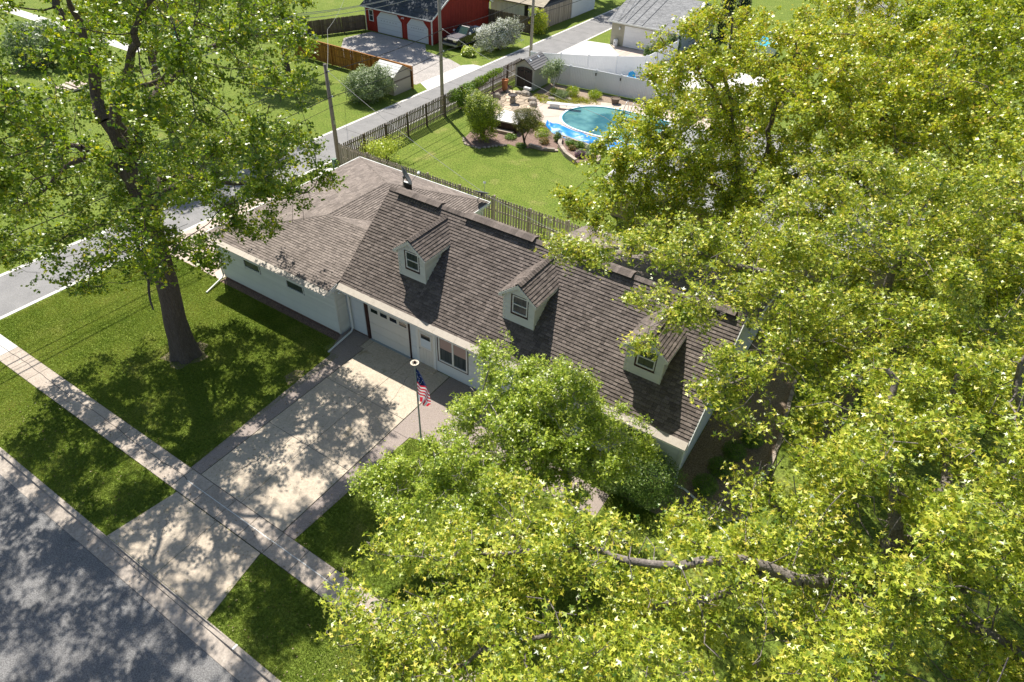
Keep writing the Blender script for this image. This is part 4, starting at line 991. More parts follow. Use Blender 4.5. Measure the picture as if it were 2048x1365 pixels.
wire([(-13.2, -30, 4.3), (-13.2, 13.55, 4.3), (-13.55, 26, 4.35), (-13.8, 40.3, 4.4)], .012, .25, 'lowest thin cable running pole to pole along the alley')
for dx, zz, nm in ((-.5, 9.5, 'outer'), (0, 9.7, 'centre'), (.5, 9.5, 'inner')):
    wire([(-15.2 + dx, -30, zz), (-15.0 + dx, 13.5, zz), (-13.8 + dx, 26, zz - .1), (-14.0 + dx, 40.3, zz - .1), (-14.3 + dx, 70, zz)], .019, .3, 'high bare power line, the %s of three above the alley' % nm, WIREM, g='high power lines')
wire([(-13.45, 26.0, 6.6), (2.5, 22.5, 4.6), (12, 20.3, 3.4)], .012, .35, 'service cable crossing the pool yard to the grey roofed house', WIREM)
wire([(-13.2, 13.55, 6.6), (1.1, 11.25, 3.1)], .012, .25, 'service cable from the short pole to the rear garage roof corner', WIREM)
wire([(1.1, 11.25, 3.1), (6.9, 10.3, 2.9)], .010, .1, 'thin cable strung behind the roof ridge toward the right end of the house', WIREM)
wire([(-13.3, 13.6, 6.5), (-24.0, 24.0, 5.2), (-36.5, 39.5, 4.6)], .012, .3, 'service cable from the short pole across to the red garage', WIREM)
gb_ = tag(empty('utility_pedestal', (-13.1, 12.9, 0)), 'small green utility pedestal on the concrete pad', 'utility box')
MB().box(-13.22, -12.98, 12.78, 13.02, 0, .82).build('cabinet', GREENB, gb_); MB().box(-13.24, -12.96, 12.76, 13.04, .82, .88).build('lid', GREENB, gb_)

# ================================================================== PICKUP TRUCK (local coords: +x forward)
tk = tag(empty('pickup_truck', (-23.9, 43.3, 0), math.radians(-92)), 'black pickup truck with a sunlit hood parked beside the red garage', 'truck')
hwid = .96
prof = [(-2.75, .55), (-2.75, 1.12), (-.75, 1.12), (-.62, 1.22), (.95, 1.20), (2.35, 1.10), (2.72, .98), (2.75, .55), (2.3, .48), (-2.3, .48)]
b = MB(); b.extrude([(p[0], -hwid, p[1]) for p in prof], (0, 2*hwid, 0)); b.build('body', PAINTB, tk, world=False)
hd = MB(); hd.hexa([(.98, -.82, 1.19), (2.4, -.80, 1.10), (2.4, .80, 1.10), (.98, .82, 1.19), (1.05, -.74, 1.245), (2.36, -.72, 1.145), (2.36, .72, 1.145), (1.05, .74, 1.245)]); hd.build('hood', PAINT_LIT, tk, world=False)
cb_ = MB(); cb_.hexa([(-.72, -.90, 1.15), (1.05, -.90, 1.2), (1.05, .90, 1.2), (-.72, .90, 1.15), (-.50, -.70, 1.76), (.30, -.70, 1.78), (.30, .70, 1.78), (-.50, .70, 1.76)]); cb_.build('cab', PAINTB, tk, world=False)
MB().hexa([(-.50, -.68, 1.762), (.28, -.68, 1.782), (.28, .68, 1.782), (-.50, .68, 1.762), (-.45, -.62, 1.80), (.2, -.62, 1.815), (.2, .62, 1.815), (-.45, .62, 1.80)]).build('roof', PAINTB, tk, world=False)
MB().poly([(1.02, -.80, 1.235), (1.02, .80, 1.235), (.36, .64, 1.745), (.36, -.64, 1.745)]).build('windshield', mat('truck glass', (.03, .06, .065), .06, spec=.9), tk, world=False)
for s in (-1, 1):
    P = [(.80, s*.895, 1.24), (.24, s*.715, 1.72), (-.12, s*.715, 1.72), (-.12, s*.895, 1.24)]
    P2 = [(-.18, s*.895, 1.24), (-.18, s*.715, 1.72), (-.46, s*.715, 1.70), (-.60, s*.895, 1.24)]
    for q in (P, P2): MB().extrude([Vector(p) + Vector((0, s*.004, 0)) for p in q], (0, s*.01, .003)).build('side_window', GLASS, tk, world=False)
    MB().hexa([(.62, s*.95, 1.22), (.78, s*.95, 1.22), (.78, s*1.16, 1.24), (.62, s*1.16, 1.24), (.62, s*.95, 1.40), (.74, s*.95, 1.40), (.74, s*1.16, 1.40), (.62, s*1.16, 1.40)]).build('side_mirror', WHITEM, tk, world=False)
    MB().box(2.66, 2.77, s*.62 - .2, s*.62 + .2, .82, .98).build('headlight', mat('headlight lens', (.6, .55, .35), .15), tk, world=False)
    for xx in (-1.75, 1.72):
        wh = MB(); wh.tube([(xx, s*.74, .38), (xx, s*.985, .38)], .38, 22); wo = wh.build('wheel', TYRE, tk, world=False)
        MB().tube([(xx, s*.98, .38), (xx, s*1.0, .38)], .21, 14).build('rim', METAL, wo, world=False)
        ar = MB(); ar.tube([(xx, s*.952, .38), (xx, s*.972, .38)], .46, 20); ar.build('wheel_arch', BLACK, tk, world=False)
MB().box(2.70, 2.79, -.42, .42, .70, .98).build('grille', BLACK, tk, world=False)
MB().box(2.62, 2.90, -.95, .95, .42, .60).build('bumper', METAL, tk, world=False)
MB().box(-2.72, -.78, -.88, .88, 1.12, 1.17).build('bed_cover', GREYW, tk, world=False)
bpy.context.view_layer.update()

sheet('courtyard', [(-10.5, 38.6), (-8.6, 38.75), (8.3, 40.2), (8.3, 53), (-3.9, 53), (-4.2, 45.9), (-6.5, 44.1), (-11.0, 41.2)], .010, NEWC, kind='structure')
# ================================================================== POOL YARD
pool = [(-5.35, 31.3), (-5.62, 32.4), (-5.58, 33.4), (-5.15, 34.45), (-4.3, 35.25), (-3.2, 35.75), (-1.6, 36.0), (2.6, 36.0), (7.5, 36.0), (7.5, 30.0), (2.4, 29.85), (0, 29.75), (-2.2, 29.7), (-3.5, 29.85), (-4.6, 30.35)]
def offs(P, d):
    out = []; n = len(P)
    for i in range(n):
        a, b, c = Vector(P[i-1]), Vector(P[i]), Vector(P[(i+1) % n])
        n1 = Vector(((b - a).y, -(b - a).x)).normalized(); n2 = Vector(((c - b).y, -(c - b).x)).normalized()
        nn = (n1 + n2).normalized(); out.append(tuple(b + nn*d))
    return out
sg = 1 if sum(pool[i-1][0]*pool[i][1] - pool[i][0]*pool[i-1][1] for i in range(len(pool))) > 0 else -1
sheet('pool_deck', [(-9.6, 31.5), (-8.6, 33.6), (-6.5, 35.3), (-4.0, 36.9), (-.5, 38.1), (9, 38.1), (9, 29.2), (3, 28.4), (-1, 28.2), (-3.6, 28.4), (-5.9, 29.1), (-7.2, 29.9)], .012, PINKC, kind='structure')
jm = MB()
for (a, b) in (((-6.9, 30.2), (-5.6, 31.6)), ((-7.6, 34.2), (-5.3, 34.5)), ((-4.2, 35.6), (-4.7, 36.6)), ((-1.2, 36.2), (-1.2, 38)), ((-5.2, 28.9), (-4.6, 30.1))): jm.bar((*a, .015), (*b, .015), .025, .004)
jm.build('joint', JOINT, bpy.data.objects['pool_deck'])
pl = tag(empty('swimming_pool', (0, 33, 0)), 'oval ended swimming pool with white rim and green blue water', 'pool')
wm = bpy.data.materials.new('pool water'); wm.use_nodes = True; nt = wm.node_tree; bb = nt.nodes['Principled BSDF']
bb.inputs['Base Color'].default_value = (.02, .20, .22, 1); bb.inputs['Roughness'].default_value = .03; bb.inputs['Specular IOR Level'].default_value = .6
nz = nt.nodes.new('ShaderNodeTexNoise'); nz.inputs['Scale'].default_value = 2.2; nz.inputs['Detail'].default_value = 3
bp = nt.nodes.new('ShaderNodeBump'); bp.inputs['Strength'].default_value = .6; bp.inputs['Distance'].default_value = .03
g_ = nt.nodes.new('ShaderNodeNewGeometry'); nt.links.new(g_.outputs['Position'], nz.inputs['Vector']); nt.links.new(nz.outputs[0], bp.inputs['Height']); nt.links.new(bp.outputs[0], bb.inputs['Normal'])
n2 = nt.nodes.new('ShaderNodeTexNoise'); n2.inputs['Scale'].default_value = .35; n2.inputs['Detail'].default_value = 4; nt.links.new(g_.outputs['Position'], n2.inputs['Vector'])
cr_ = nt.nodes.new('ShaderNodeValToRGB'); cr_.color_ramp.elements[0].position = .42; cr_.color_ramp.elements[0].color = (.010, .10, .115, 1); cr_.color_ramp.elements[1].position = .58; cr_.color_ramp.elements[1].color = (.11, .28, .27, 1)  # dark and lighter tree reflections mixed into the water colour
nt.links.new(n2.outputs[0], cr_.inputs[0]); nt.links.new(cr_.outputs[0], bb.inputs['Base Color'])
# deck is a sheet at .012: water surface sits just above in a raised steel rim
def ring(P0, P1, z0, z1, m, name, par):
    mb = MB(); n = len(P0)
    for i in range(n):
        a, b = P0[i], P0[(i+1) % n]; c, d = P1[(i+1) % n], P1[i]
        mb.hexa([(*a, z0), (*b, z0), (*c, z0), (*d, z0), (*a, z1), (*b, z1), (*c, z1), (*d, z1)])
    return mb.build(name, m, par)
# smooth outline
def smooth(P, it=2):
    for _ in range(it):
        Q = []
        for i in range(len(P)):
            a, b = P[i], P[(i+1) % len(P)]; Q += [(a[0]*.75 + b[0]*.25, a[1]*.75 + b[1]*.25), (a[0]*.25 + b[0]*.75, a[1]*.25 + b[1]*.75)]
        P = Q
    return P
ps_ = smooth(pool)
wpoly = MB().poly([(p[0], p[1], .03) for p in ps_]); wpoly.build('water', wm, pl)
ring(ps_, offs(ps_, .16*sg), .014, .09, VINYL, 'coping', pl)
ring(offs(ps_, -.07*sg), ps_, .031, .07, POOLB, 'liner_band', pl)
ld = tag(empty('pool_ladder', (-1.4, 35.7, 0)), 'shiny bent rail ladder at the far edge of the pool', 'ladder')
for dx in (-.32, .32):
    MB().tube([(-1.3 + dx, 36.5, .02), (-1.3 + dx, 36.5, .6), (-1.3 + dx, 36.3, .85), (-1.3 + dx, 35.95, .8), (-1.3 + dx, 35.6, .35), (-1.3 + dx, 35.5, .05)], .03, 8).build('rail', METAL, ld, smooth=True)
for k in range(2): MB().box(-1.6, -1.0, 35.5 + .08*k, 35.6 + .08*k, .08 + .14*k, .12 + .14*k).build('step', WHITEM, ld)
db = tag(empty('diving_board', (-6.6, 33.1, 0)), 'white diving board on a low stand at the rounded end of the pool', 'diving board')
MB().bar((-7.6, 32.75, .36), (-4.9, 33.7, .42), .48, .05).build('board', WHITEM, db); MB().bar((-7.35, 32.84, .17), (-6.55, 33.12, .17), .36, .33).build('stand', WHITEM, db); MB().bar((-6.0, 33.3, .3), (-5.95, 33.32, .3), .4, .1).build('fulcrum', METAL, db)
# tarp: crumpled heap along the near edge
T_ = []; nn = 46; mm = 12; R_ = np.random.default_rng(8)
U0 = [(-5.75, 29.75), (-4.4, 29.75), (-2.6, 29.35), (-.8, 29.3), (.9, 29.7), (1.9, 29.6), (2.6, 29.0)]; U1 = [(-5.5, 29.0), (-4.3, 28.0), (-2.6, 27.6), (-.9, 27.75), (.3, 27.9), (1.6, 27.2), (2.7, 27.4)]
def lerpP(P, t):
    t = t*(len(P) - 1); i = min(int(t), len(P) - 2); f = t - i; return P[i][0]*(1 - f) + P[i+1][0]*f, P[i][1]*(1 - f) + P[i+1][1]*f
mb = MB(); ph = R_.uniform(0, 6.28, 8)
for i in range(nn + 1):
    for j in range(mm + 1):
        a = lerpP(U0, i/nn); b = lerpP(U1, i/nn); f = j/mm; e = math.sin(math.pi*f)**.6
        x = a[0]*(1 - f) + b[0]*f; y = a[1]*(1 - f) + b[1]*f
        z = .045 + e*(.13 + .12*math.sin(i*.9 + ph[0] + 2*f) * math.sin(f*7 + i*.23 + ph[1]) + .09*abs(math.sin(i*.37 + f*9 + ph[2])) + R_.uniform(-.01, .01))
        mb.v.append((x + R_.uniform(-.015, .015), y + R_.uniform(-.015, .015), max(.03, z)))
for i in range(nn):
    for j in range(mm):
        k = i*(mm + 1) + j; mb.f.append((k, k + 1, k + mm + 2, k + mm + 1)); mb.t.append(.5)
tp = mb.build('pool_tarp', TARP, smooth=True); tag(tp, 'crumpled bright blue tarp dragged along the near edge of the pool', 'tarp')

ht = tag(empty('hot_tub', (-7.7, 26.7, 0), 0), 'square hot tub with pale cover and dark slatted skirt beside the yew', 'hot tub')
cx, cy, ang = -7.65, 26.95, math.radians(8)
def rp(x, y): return (cx + x*math.cos(ang) - y*math.sin(ang), cy + x*math.sin(ang) + y*math.cos(ang))
for sx, sy, ln in ((0, -1, 'x'), (0, 1, 'x'), (-1, 0, 'y'), (1, 0, 'y')):
    for k in range(14):
        t0 = -1.05 + k*.15
        P = [rp(t0, sy*1.05), rp(t0 + .142, sy*1.05), rp(t0 + .142, sy*1.01), rp(t0, sy*1.01)] if ln == 'x' else [rp(sx*1.05, t0), rp(sx*1.05, t0 + .142), rp(sx*1.01, t0 + .142), rp(sx*1.01, t0)]
        MB().prism(P, .05, .76, random.random()).build('slat', TUBS, ht)
MB().prism([rp(-1.0, -1.0), rp(1.0, -1.0), rp(1.0, 1.0), rp(-1.0, 1.0)], .02, .75).build('shell', BLACK, ht)
for a, b in ((-1.1, -.01), (.01, 1.1)): MB().prism([rp(-1.1, a), rp(1.1, a), rp(1.1, b), rp(-1.1, b)], .76, .86).build('cover_half', TUBC, ht)
MB().prism([rp(-.9, -1.55), rp(.9, -1.55), rp(.9, -1.15), rp(-.9, -1.15)], .0, .24).build('step', WALLST, ht)

# flagstone patio: separate irregular stones on a sandy bed
fpz = sheet('flagstone_patio', [(-12.6, 30.2), (-12.4, 34.2), (-10.6, 34.9), (-8.6, 33.6), (-8.0, 31.8), (-8.4, 29.0), (-9.6, 27.6), (-11.0, 28.2)], .008, SOIL, kind='structure')
def clip(poly, p, n):
    out = []
    for i in range(len(poly)):
        a, b = poly[i], poly[(i+1) % len(poly)]; da = (a[0]-p[0])*n[0] + (a[1]-p[1])*n[1]; dbb = (b[0]-p[0])*n[0] + (b[1]-p[1])*n[1]
        if da <= 0: out.append(a)
        if (da < 0) != (dbb < 0) and da != dbb: f = da/(da - dbb); out.append((a[0] + (b[0]-a[0])*f, a[1] + (b[1]-a[1])*f))
    return out
def inpoly(x, y, P):
    c = False
    for i in range(len(P)):
        (x0, y0), (x1, y1) = P[i-1], P[i]
        if (y0 > y) != (y1 > y) and x < (x1 - x0)*(y - y0)/(y1 - y0) + x0: c = not c
    return c
bound = [(-12.4, 30.3), (-12.2, 34.0), (-10.6, 34.7), (-8.8, 33.4), (-8.2, 31.8), (-8.6, 29.1), (-9.6, 27.9), (-10.8, 28.4)]
R3 = random.Random(4); seeds = [(x + R3.uniform(-.26, .26), y + R3.uniform(-.26, .26)) for x in np.arange(-13, -7.5, .74) for y in np.arange(27, 35.5, .70)]
for s0 in seeds:
    if not inpoly(*s0, bound): continue
    poly = [(s0[0] - .8, s0[1] - .8), (s0[0] + .8, s0[1] - .8), (s0[0] + .8, s0[1] + .8), (s0[0] - .8, s0[1] + .8)]
    for s1 in seeds:
        if s1 == s0: continue
        d = (s1[0] - s0[0], s1[1] - s0[1]); L_ = math.hypot(*d)
        if L_ < 2: n = (d[0]/L_, d[1]/L_); poly = clip(poly, (s0[0] + d[0]/2 - n[0]*.035, s0[1] + d[1]/2 - n[1]*.035), n)
    if len(poly) > 2: MB().prism(poly, .009, .035 + R3.uniform(0, .012), R3.random()).build('flagstone', FLAG_S, fpz)

def rock(loc, sx, sy, sz, seed, m, name, label, cat='rock', group=None, parent=None):
    R_ = random.Random(seed); mb = MB(); n = 9; prof = [(.0, 0), (.95, .0), (1.0, .35), (.82, .78), (.45, 1.0), (0, 1.02)]
    js = [R_.uniform(.75, 1.2) for _ in range(n)]
    for k, (r, h) in enumerate(prof):
        for j in range(n):
            th = 2*math.pi*j/n + seed; q = r*js[j]*R_.uniform(.9, 1.1); mb.v.append((loc[0] + q*sx*math.cos(th), loc[1] + q*sy*math.sin(th), (loc[2] if len(loc) > 2 else 0) + h*sz*R_.uniform(.93, 1.05)))
    for k in range(len(prof) - 1):
        for j in range(n): mb.f.append((k*n + j, k*n + (j+1) % n, (k+1)*n + (j+1) % n, (k+1)*n + j)); mb.t.append(R_.random())
    o = mb.build(name, m, parent)
    if parent is None: tag(o, label, cat, group)
    return o
RK = [(-10.55, 34.0, .55, .38, .42, 'broad tan boulder with a white block on top at the shed step'), (-11.2, 33.9, .35, .3, .25, 'low tan rock lying left of the broad boulder by the shed'),
      (-9.3, 33.0, .42, .34, .4, 'jagged boulder between the flagstone patio and yellow ground cover'), (-8.7, 32.2, .4, .34, .36, 'dark based boulder at the patio corner nearest the diving board'),
      (-12.3, 30.5, .42, .36, .5, 'grey boulder against the yew side of the patio'), (-12.1, 31.7, .34, .30, .5, 'pale rounded boulder beside the picket fence on the patio'),
      (-11.3, 29.3, .45, .36, .5, 'large pale boulder just behind the yew'), (-8.1, 34.4, .36, .3, .25, 'purplish rock at the edge of the yellow ground cover'), (-6.9, 35.3, .42, .3, .22, 'flat dark rock below the white trunked young tree')]
for i, r in enumerate(RK): rock((r[0], r[1]), r[2], r[3], r[4], i + 3, STONE, 'boulder', r[5], group='boulders around the patio')
bk = MB().box(-10.9, -10.2, 34.15, 34.45, .42, .60).build('stone_block', WHITEM); tag(bk, 'white cut block resting on the boulder at the shed', 'stone block')
bbth = tag(empty('bird_bath', (-10.4, 31.6, 0)), 'dark bowl on a tan stone pedestal in the middle of the flagstones', 'bird bath')
rock((-10.4, 31.6), .32, .28, .62, 31, STONE, 'pedestal', None, parent=bbth)
MB().lathe([(0, .62), (.34, .64), (.44, .74), (.40, .76), (.3, .68), (0, .67)], (-10.4, 31.6, 0), 18).build('bowl', DBROWN, bbth)
def pot(loc, r, h, m, label, name='planter', cat='planter'):
    o = tag(empty(name, (*loc, 0)), label, cat)
    MB().lathe([(0, 0), (r*.72, 0), (r*.95, h*.85), (r*1.08, h*.86), (r*1.08, h), (r*.92, h), (r*.9, h*.9), (0, h*.88)], (*loc, 0), 18).build('pot', m, o)
    return o
p_ = pot((-12.75, 33.9), .30, .95, TERRA, 'tall orange terracotta planter at the end of the picket fence')
p_ = pot((-3.2, 37.2), .40, .48, WOODD, 'dark half barrel planter on the pebbles behind the pool')
ch = tag(empty('garden_chair', (-4.4, 43.0, 0), .3), 'turquoise slatted garden chair behind the white fence', 'chair')
for k in range(5): 
    x = -.26 + k*.13; hgt = 1.02 - .05*abs(k - 2)**1.5
    MB().hexa([(x - .055, .10, .30), (x + .055, .10, .30), (x + .055, .12, .30), (x - .055, .12, .30), (x - .06, .36, hgt), (x + .06, .36, hgt), (x + .06, .385, hgt), (x - .06, .385, hgt)]).build('back_slat', BLUEC, ch, world=False)
for k in range(5): MB().box(-.28, .28, -.42 + k*.105, -.33 + k*.105, .34 - k*.02, .365 - k*.02).build('seat_slat', BLUEC, ch, world=False)
for s in (-1, 1):
    MB().box(s*.36 - .07, s*.36 + .07, -.48, .20, .56, .585).build('armrest', BLUEC, ch, world=False)
    for yy in (-.42, .12): MB().box(s*.32 - .02, s*.32 + .02, yy - .05, yy + .05, 0, .56).build('leg', BLUEC, ch, world=False)

# beds
sheet('planting_bed', [(-9.2, 22.6), (-8.2, 21.9), (-6.9, 22.4), (-6.3, 23.6), (-5.9, 24.1), (-4.9, 24.0), (-3.9, 24.6), (-2.3, 25.2), (-2.7, 26.2), (-3.6, 28.3), (-5.9, 29.0), (-6.2, 27.8), (-8.9, 28.1), (-9.8, 25.0)], .014, MULCH, kind='structure')
sheet('planting_bed', [(-2.45, 25.9), (-1.25, 24.85), (-.05, 24.35), (.9, 26.1), (.0, 27.5), (-1.2, 27.7), (-3.4, 28.0)], .018, MULCH, kind='structure')
sheet('planting_bed', [(-10.2, 34.4), (-8.6, 33.7), (-6.4, 35.4), (-4.0, 37.0), (-.5, 38.15), (9, 38.2), (9, 39.6), (-10.3, 38.2)], .016, ROCKB, kind='structure')
sheet('planting_bed', [(-13.3, 27.5), (-12.2, 29.8), (-12.7, 35.2), (-13.4, 35.2)], .016, MULCH, kind='structure')
def wall_blocks(pts, h, w, seed, label):
    R_ = random.Random(seed); root = tag(empty('retaining_wall', (*pts[0], 0)), label, 'retaining wall'); 
    for (a, b) in zip(pts[:-1], pts[1:]):
        a3 = Vector((*a, 0)); b3 = Vector((*b, 0)); n = max(1, int((b3 - a3).length/.42)); rows = max(1, int(h/.11))
        for r in range(rows):
            for i in range(n):
                o_ = .5 if r % 2 else 0; f0 = max(0, (i - o_)/n); f1 = min(1, (i + 1 - o_)/n)
                p = a3.lerp(b3, f0 + .006); q = a3.lerp(b3, f1 - .006); z = h*(r + .5)/rows
                MB().bar(p + Vector((0, 0, z)), q + Vector((0, 0, z)), w*R_.uniform(.92, 1.05), h/rows - .008, R_.random()).build('block', WALLST, root)
wall_blocks([(-4.45, 24.75), (-3.17, 24.75), (-2.2, 25.3)], .22, .26, 1, 'low stone edging in front of the rounded topiary tree')
wall_blocks([(-3.1, 27.3), (-2.5, 26.0), (-1.3, 24.85), (-.1, 24.2)], .34, .28, 2, 'curved stone retaining wall of the flower bed on the lawn')
wall_blocks([(-3.9, 28.05), (-2.4, 27.75), (-1.1, 27.6), (-.05, 27.4), (.45, 26.8), (.9, 26.1), (1.2, 25.2)], .16, .22, 3, 'low stone edging between the flower bed and the blue tarp')
RE = random.Random(9); se = tag(empty('stone_edging', (-7.4, 22.4, 0)), 'curved row of small grey edging stones in front of the yew', 'edging')
for i in range(16):
    a = [(-9.3, 22.9), (-8.5, 22.0), (-7.2, 22.1), (-6.4, 23.2), (-5.8, 24.0)]; x, y = lerpP(a, i/16)
    rock((x + RE.uniform(-.06, .06), y + RE.uniform(-.06, .06)), .13, .11, .10, i + 50, STONE, 'stone', None, parent=se)

# east side river rock bed of the house
sheet('rock_bed', [(17.05, .2), (17.05, 12), (19.3, 12), (20.0, 5.5), (19.85, .9), (18.6, -.4), (17.0, -.9), (15.6, -.9), (14.6, .68), (16.95, .68)], .012, ROCKB, kind='structure')
wall_blocks([(18.6, -.45), (19.85, .9), (20.0, 3.2), (19.95, 5.5), (19.3, 12)], .10, .16, 6, 'concrete edging of the rock bed at the right end of the house')
# things glimpsed through the left tree and beyond the right trees
dk = tag(empty('garden_steps', (-42.0, 10.6, 0)), 'pale timber garden steps glimpsed behind the left tree', 'steps')
for k in range(4): MB().box(-43.2 + .1*k, -41.2 + .1*k, 10.0 + .45*k, 10.38 + .45*k, .05 + .1*k, .14 + .1*k).build('tread', PINKC, dk)
pls = tag(empty('slide', (-47, 25, 0)), 'teal play slide glimpsed through the left tree', 'slide')
MB().bar((-47.6, 25.6, 1.6), (-46.4, 24.2, .1), .6, .08).build('chute', mat('teal plastic', (.0, .22, .24), .4), pls); MB().box(-48.4, -47.5, 25.3, 26.3, 0, 1.6).build('platform', WOODO, pls)
bp2 = tag(empty('round_pool', (1.6, 61.5, 0)), 'round above ground pool with bright blue water seen through the treetop', 'pool')
MB().lathe([(2.6, 0), (2.6, 1.1), (2.5, 1.12), (2.5, 1.0)], (1.6, 61.5, 0), 28).build('pool_wall', WHITEM, bp2); MB().lathe([(0, 1.0), (2.5, 1.0)], (1.6, 61.5, 0), 28).build('water', mat('bright pool water', (.02, .42, .62), .05), bp2)
pw = tag(empty('patio_wall', (3, 68, 0)), 'low curved white wall beyond the round pool', 'wall')
MB().bar((-1.5, 66.5, .4), (2.5, 67.5, .4), .2, .8).build('wall_section', VINYL, pw); MB().bar((2.55, 67.5, .4), (6.5, 65.5, .4), .2, .8).build('wall_section', VINYL, pw)
# ================================================================== TREES
def ell_sample(rng, ells, n, shell=.55, holes=None):
    vols = np.array([e[3]*e[4]*e[5]*(e[6] if len(e) > 6 else 1) for e in ells]); vols = vols/vols.sum(); out = []
    idx = rng.choice(len(ells), n, p=vols)
    d = rng.normal(0, 1, (n, 3)); d /= np.linalg.norm(d, axis=1)[:, None]
    r = rng.uniform(shell**3, 1, n)**(1/3)
    E_ = np.array([e[:6] for e in ells])[idx]
    return E_[:, :3] + d*r[:, None]*E_[:, 3:6]

def grow(rng, limbs, ells, n_attr, D=.42, kill=.62, infl=9.0, iters=90, shell=.5, zmin=1.5, trop=(0, 0, .06), avoid=None):
    """space colonisation. limbs: list of (points, attach?) polylines; returns nodes, parents, manual radii"""
    nodes = []; par = []; man = []
    def nearest(p):
        return int(np.argmin(np.linalg.norm(np.array(nodes) - p, axis=1)))
    for pts, r0, r1 in limbs:
        pts = [np.array(p, float) for p in pts]
        L_ = [0]
        for a, b in zip(pts[:-1], pts[1:]): L_.append(L_[-1] + np.linalg.norm(b - a))
        # catmull smoothing
        n = max(2, int(L_[-1]/D) + 1); prev = None
        if nodes: prev = nearest(pts[0])
        for k in range(n + 1):
            s = L_[-1]*k/n; i = max(0, min(len(pts) - 2, int(np.searchsorted(L_, s)) - 1)); f = (s - L_[i])/max(1e-6, L_[i+1] - L_[i])
            p0 = pts[max(i-1, 0)]; p1 = pts[i]; p2 = pts[i+1]; p3 = pts[min(i+2, len(pts)-1)]
            p = .5*((2*p1) + (-p0 + p2)*f + (2*p0 - 5*p1 + 4*p2 - p3)*f*f + (-p0 + 3*p1 - 3*p2 + p3)*f**3)
            if k == 0 and prev is not None: continue
            nodes.append(p + rng.normal(0, .012 if r0 > .3 else .045, 3) + (0 if r0 > .3 else .12)*np.array([math.sin(k*.9 + r0*40), math.cos(k*.7 + r0*25), .6*math.sin(k*1.1 + r0*60)])*min(1, k/3)); par.append(-1 if prev is None else prev); man.append(r0 + (r1 - r0)*k/n); prev = len(nodes) - 1
    A = ell_sample(rng, ells, n_attr, shell); A = A[A[:, 2] > zmin]
    if avoid is not None: A = A[~avoid(A)]
    N = np.array(nodes); best = np.full(len(A), 1e9); bi = np.zeros(len(A), int)
    def upd(i0):
        nonlocal best, bi
        P = np.array(nodes[i0:])
        for s in range(0, len(P), 400):
            d = np.linalg.norm(A[:, None, :] - P[None, s:s+400], axis=2); j = d.argmin(1); m = d[np.arange(len(A)), j]; q = m < best
            best = np.where(q, m, best); bi = np.where(q, j + i0 + s, bi)
    upd(0); T = np.array(trop); stuck = {}
    for it in range(iters):
        act = best < infl
        if not act.any(): break
        i0 = len(nodes); order = np.unique(bi[act])
        dirs = A - np.array(nodes)[bi]; dirs /= np.linalg.norm(dirs, axis=1)[:, None] + 1e-9
        sums = np.zeros((i0, 3)); np.add.at(sums, bi[act], dirs[act])
        for k in order:
            c = stuck.get(k, 0)
            if c > 3: continue
            d = sums[k]; L_ = np.linalg.norm(d)
            if L_ < 1e-6: d = rng.normal(0, 1, 3); L_ = np.linalg.norm(d)
            d = d/L_ + T + rng.normal(0, .16, 3); d /= np.linalg.norm(d)
            nodes.append(nodes[k] + d*D); par.append(int(k)); man.append(0); stuck[k] = c + 1
        if len(nodes) == i0: break
        upd(i0); keep = best > kill
        A = A[keep]; best = best[keep]; bi = bi[keep]
        if len(A) == 0: break
    return np.array(nodes), np.array(par), np.array(man)

def branch_mesh(name, N, par, rad, m, sel=None, sides=6, big=12):
    """tapered tubes from parent to child"""
    V = []; F = []; off = 0
    n = len(N); ang = {}
    ref = np.array([.31, .17, .93])
    for sides_, mask in ((big, rad >= .09), (sides, (rad < .09) & (rad >= .022)), (4, rad < .022)):
        idx = np.where(mask & (par >= 0) & (sel if sel is not None else True))[0]
        if len(idx) == 0: continue
        P1 = N[idx]; P0 = N[par[idx]]; r1 = rad[idx]; r0 = np.minimum(rad[par[idx]], r1*1.25)
        d = P1 - P0; L_ = np.linalg.norm(d, axis=1)[:, None] + 1e-9; d = d/L_
        a = np.cross(d, ref); a /= np.linalg.norm(a, axis=1)[:, None] + 1e-9; b = np.cross(d, a)
        P0 = P0 - d*(r0[:, None]*.25)
        th = np.linspace(0, 2*np.pi, sides_, endpoint=False)
        c = np.cos(th)[None, :, None]; s = np.sin(th)[None, :, None]
        R0 = P0[:, None] + r0[:, None, None]*(a[:, None]*c + b[:, None]*s); R1 = P1[:, None] + r1[:, None, None]*(a[:, None]*c + b[:, None]*s)
        VV = np.concatenate([R0, R1], 1).reshape(-1, 3); k = len(idx)
        base = (np.arange(k)*2*sides_)[:, None] + off; j = np.arange(sides_)[None]; jn = (np.arange(sides_)[None] + 1) % sides_
        Fq = np.stack([base + j, base + jn, base + sides_ + jn, base + sides_ + j], 2).reshape(-1, 4)
        V.append(VV); F.append(Fq); off += len(VV)
    V = np.concatenate(V); F = np.concatenate(F)
    me = bpy.data.meshes.new(name); me.vertices.add(len(V)); me.vertices.foreach_set('co', V.astype(np.float32).ravel())
    me.loops.add(F.size); me.loops.foreach_set('vertex_index', F.astype(np.int32).ravel()); me.polygons.add(len(F)); me.polygons.foreach_set('loop_start', np.arange(0, F.size, 4, dtype=np.int32))
    me.polygons.foreach_set('use_smooth', np.ones(len(F), bool)); me.materials.append(m); me.update(calc_edges=True)
    return me

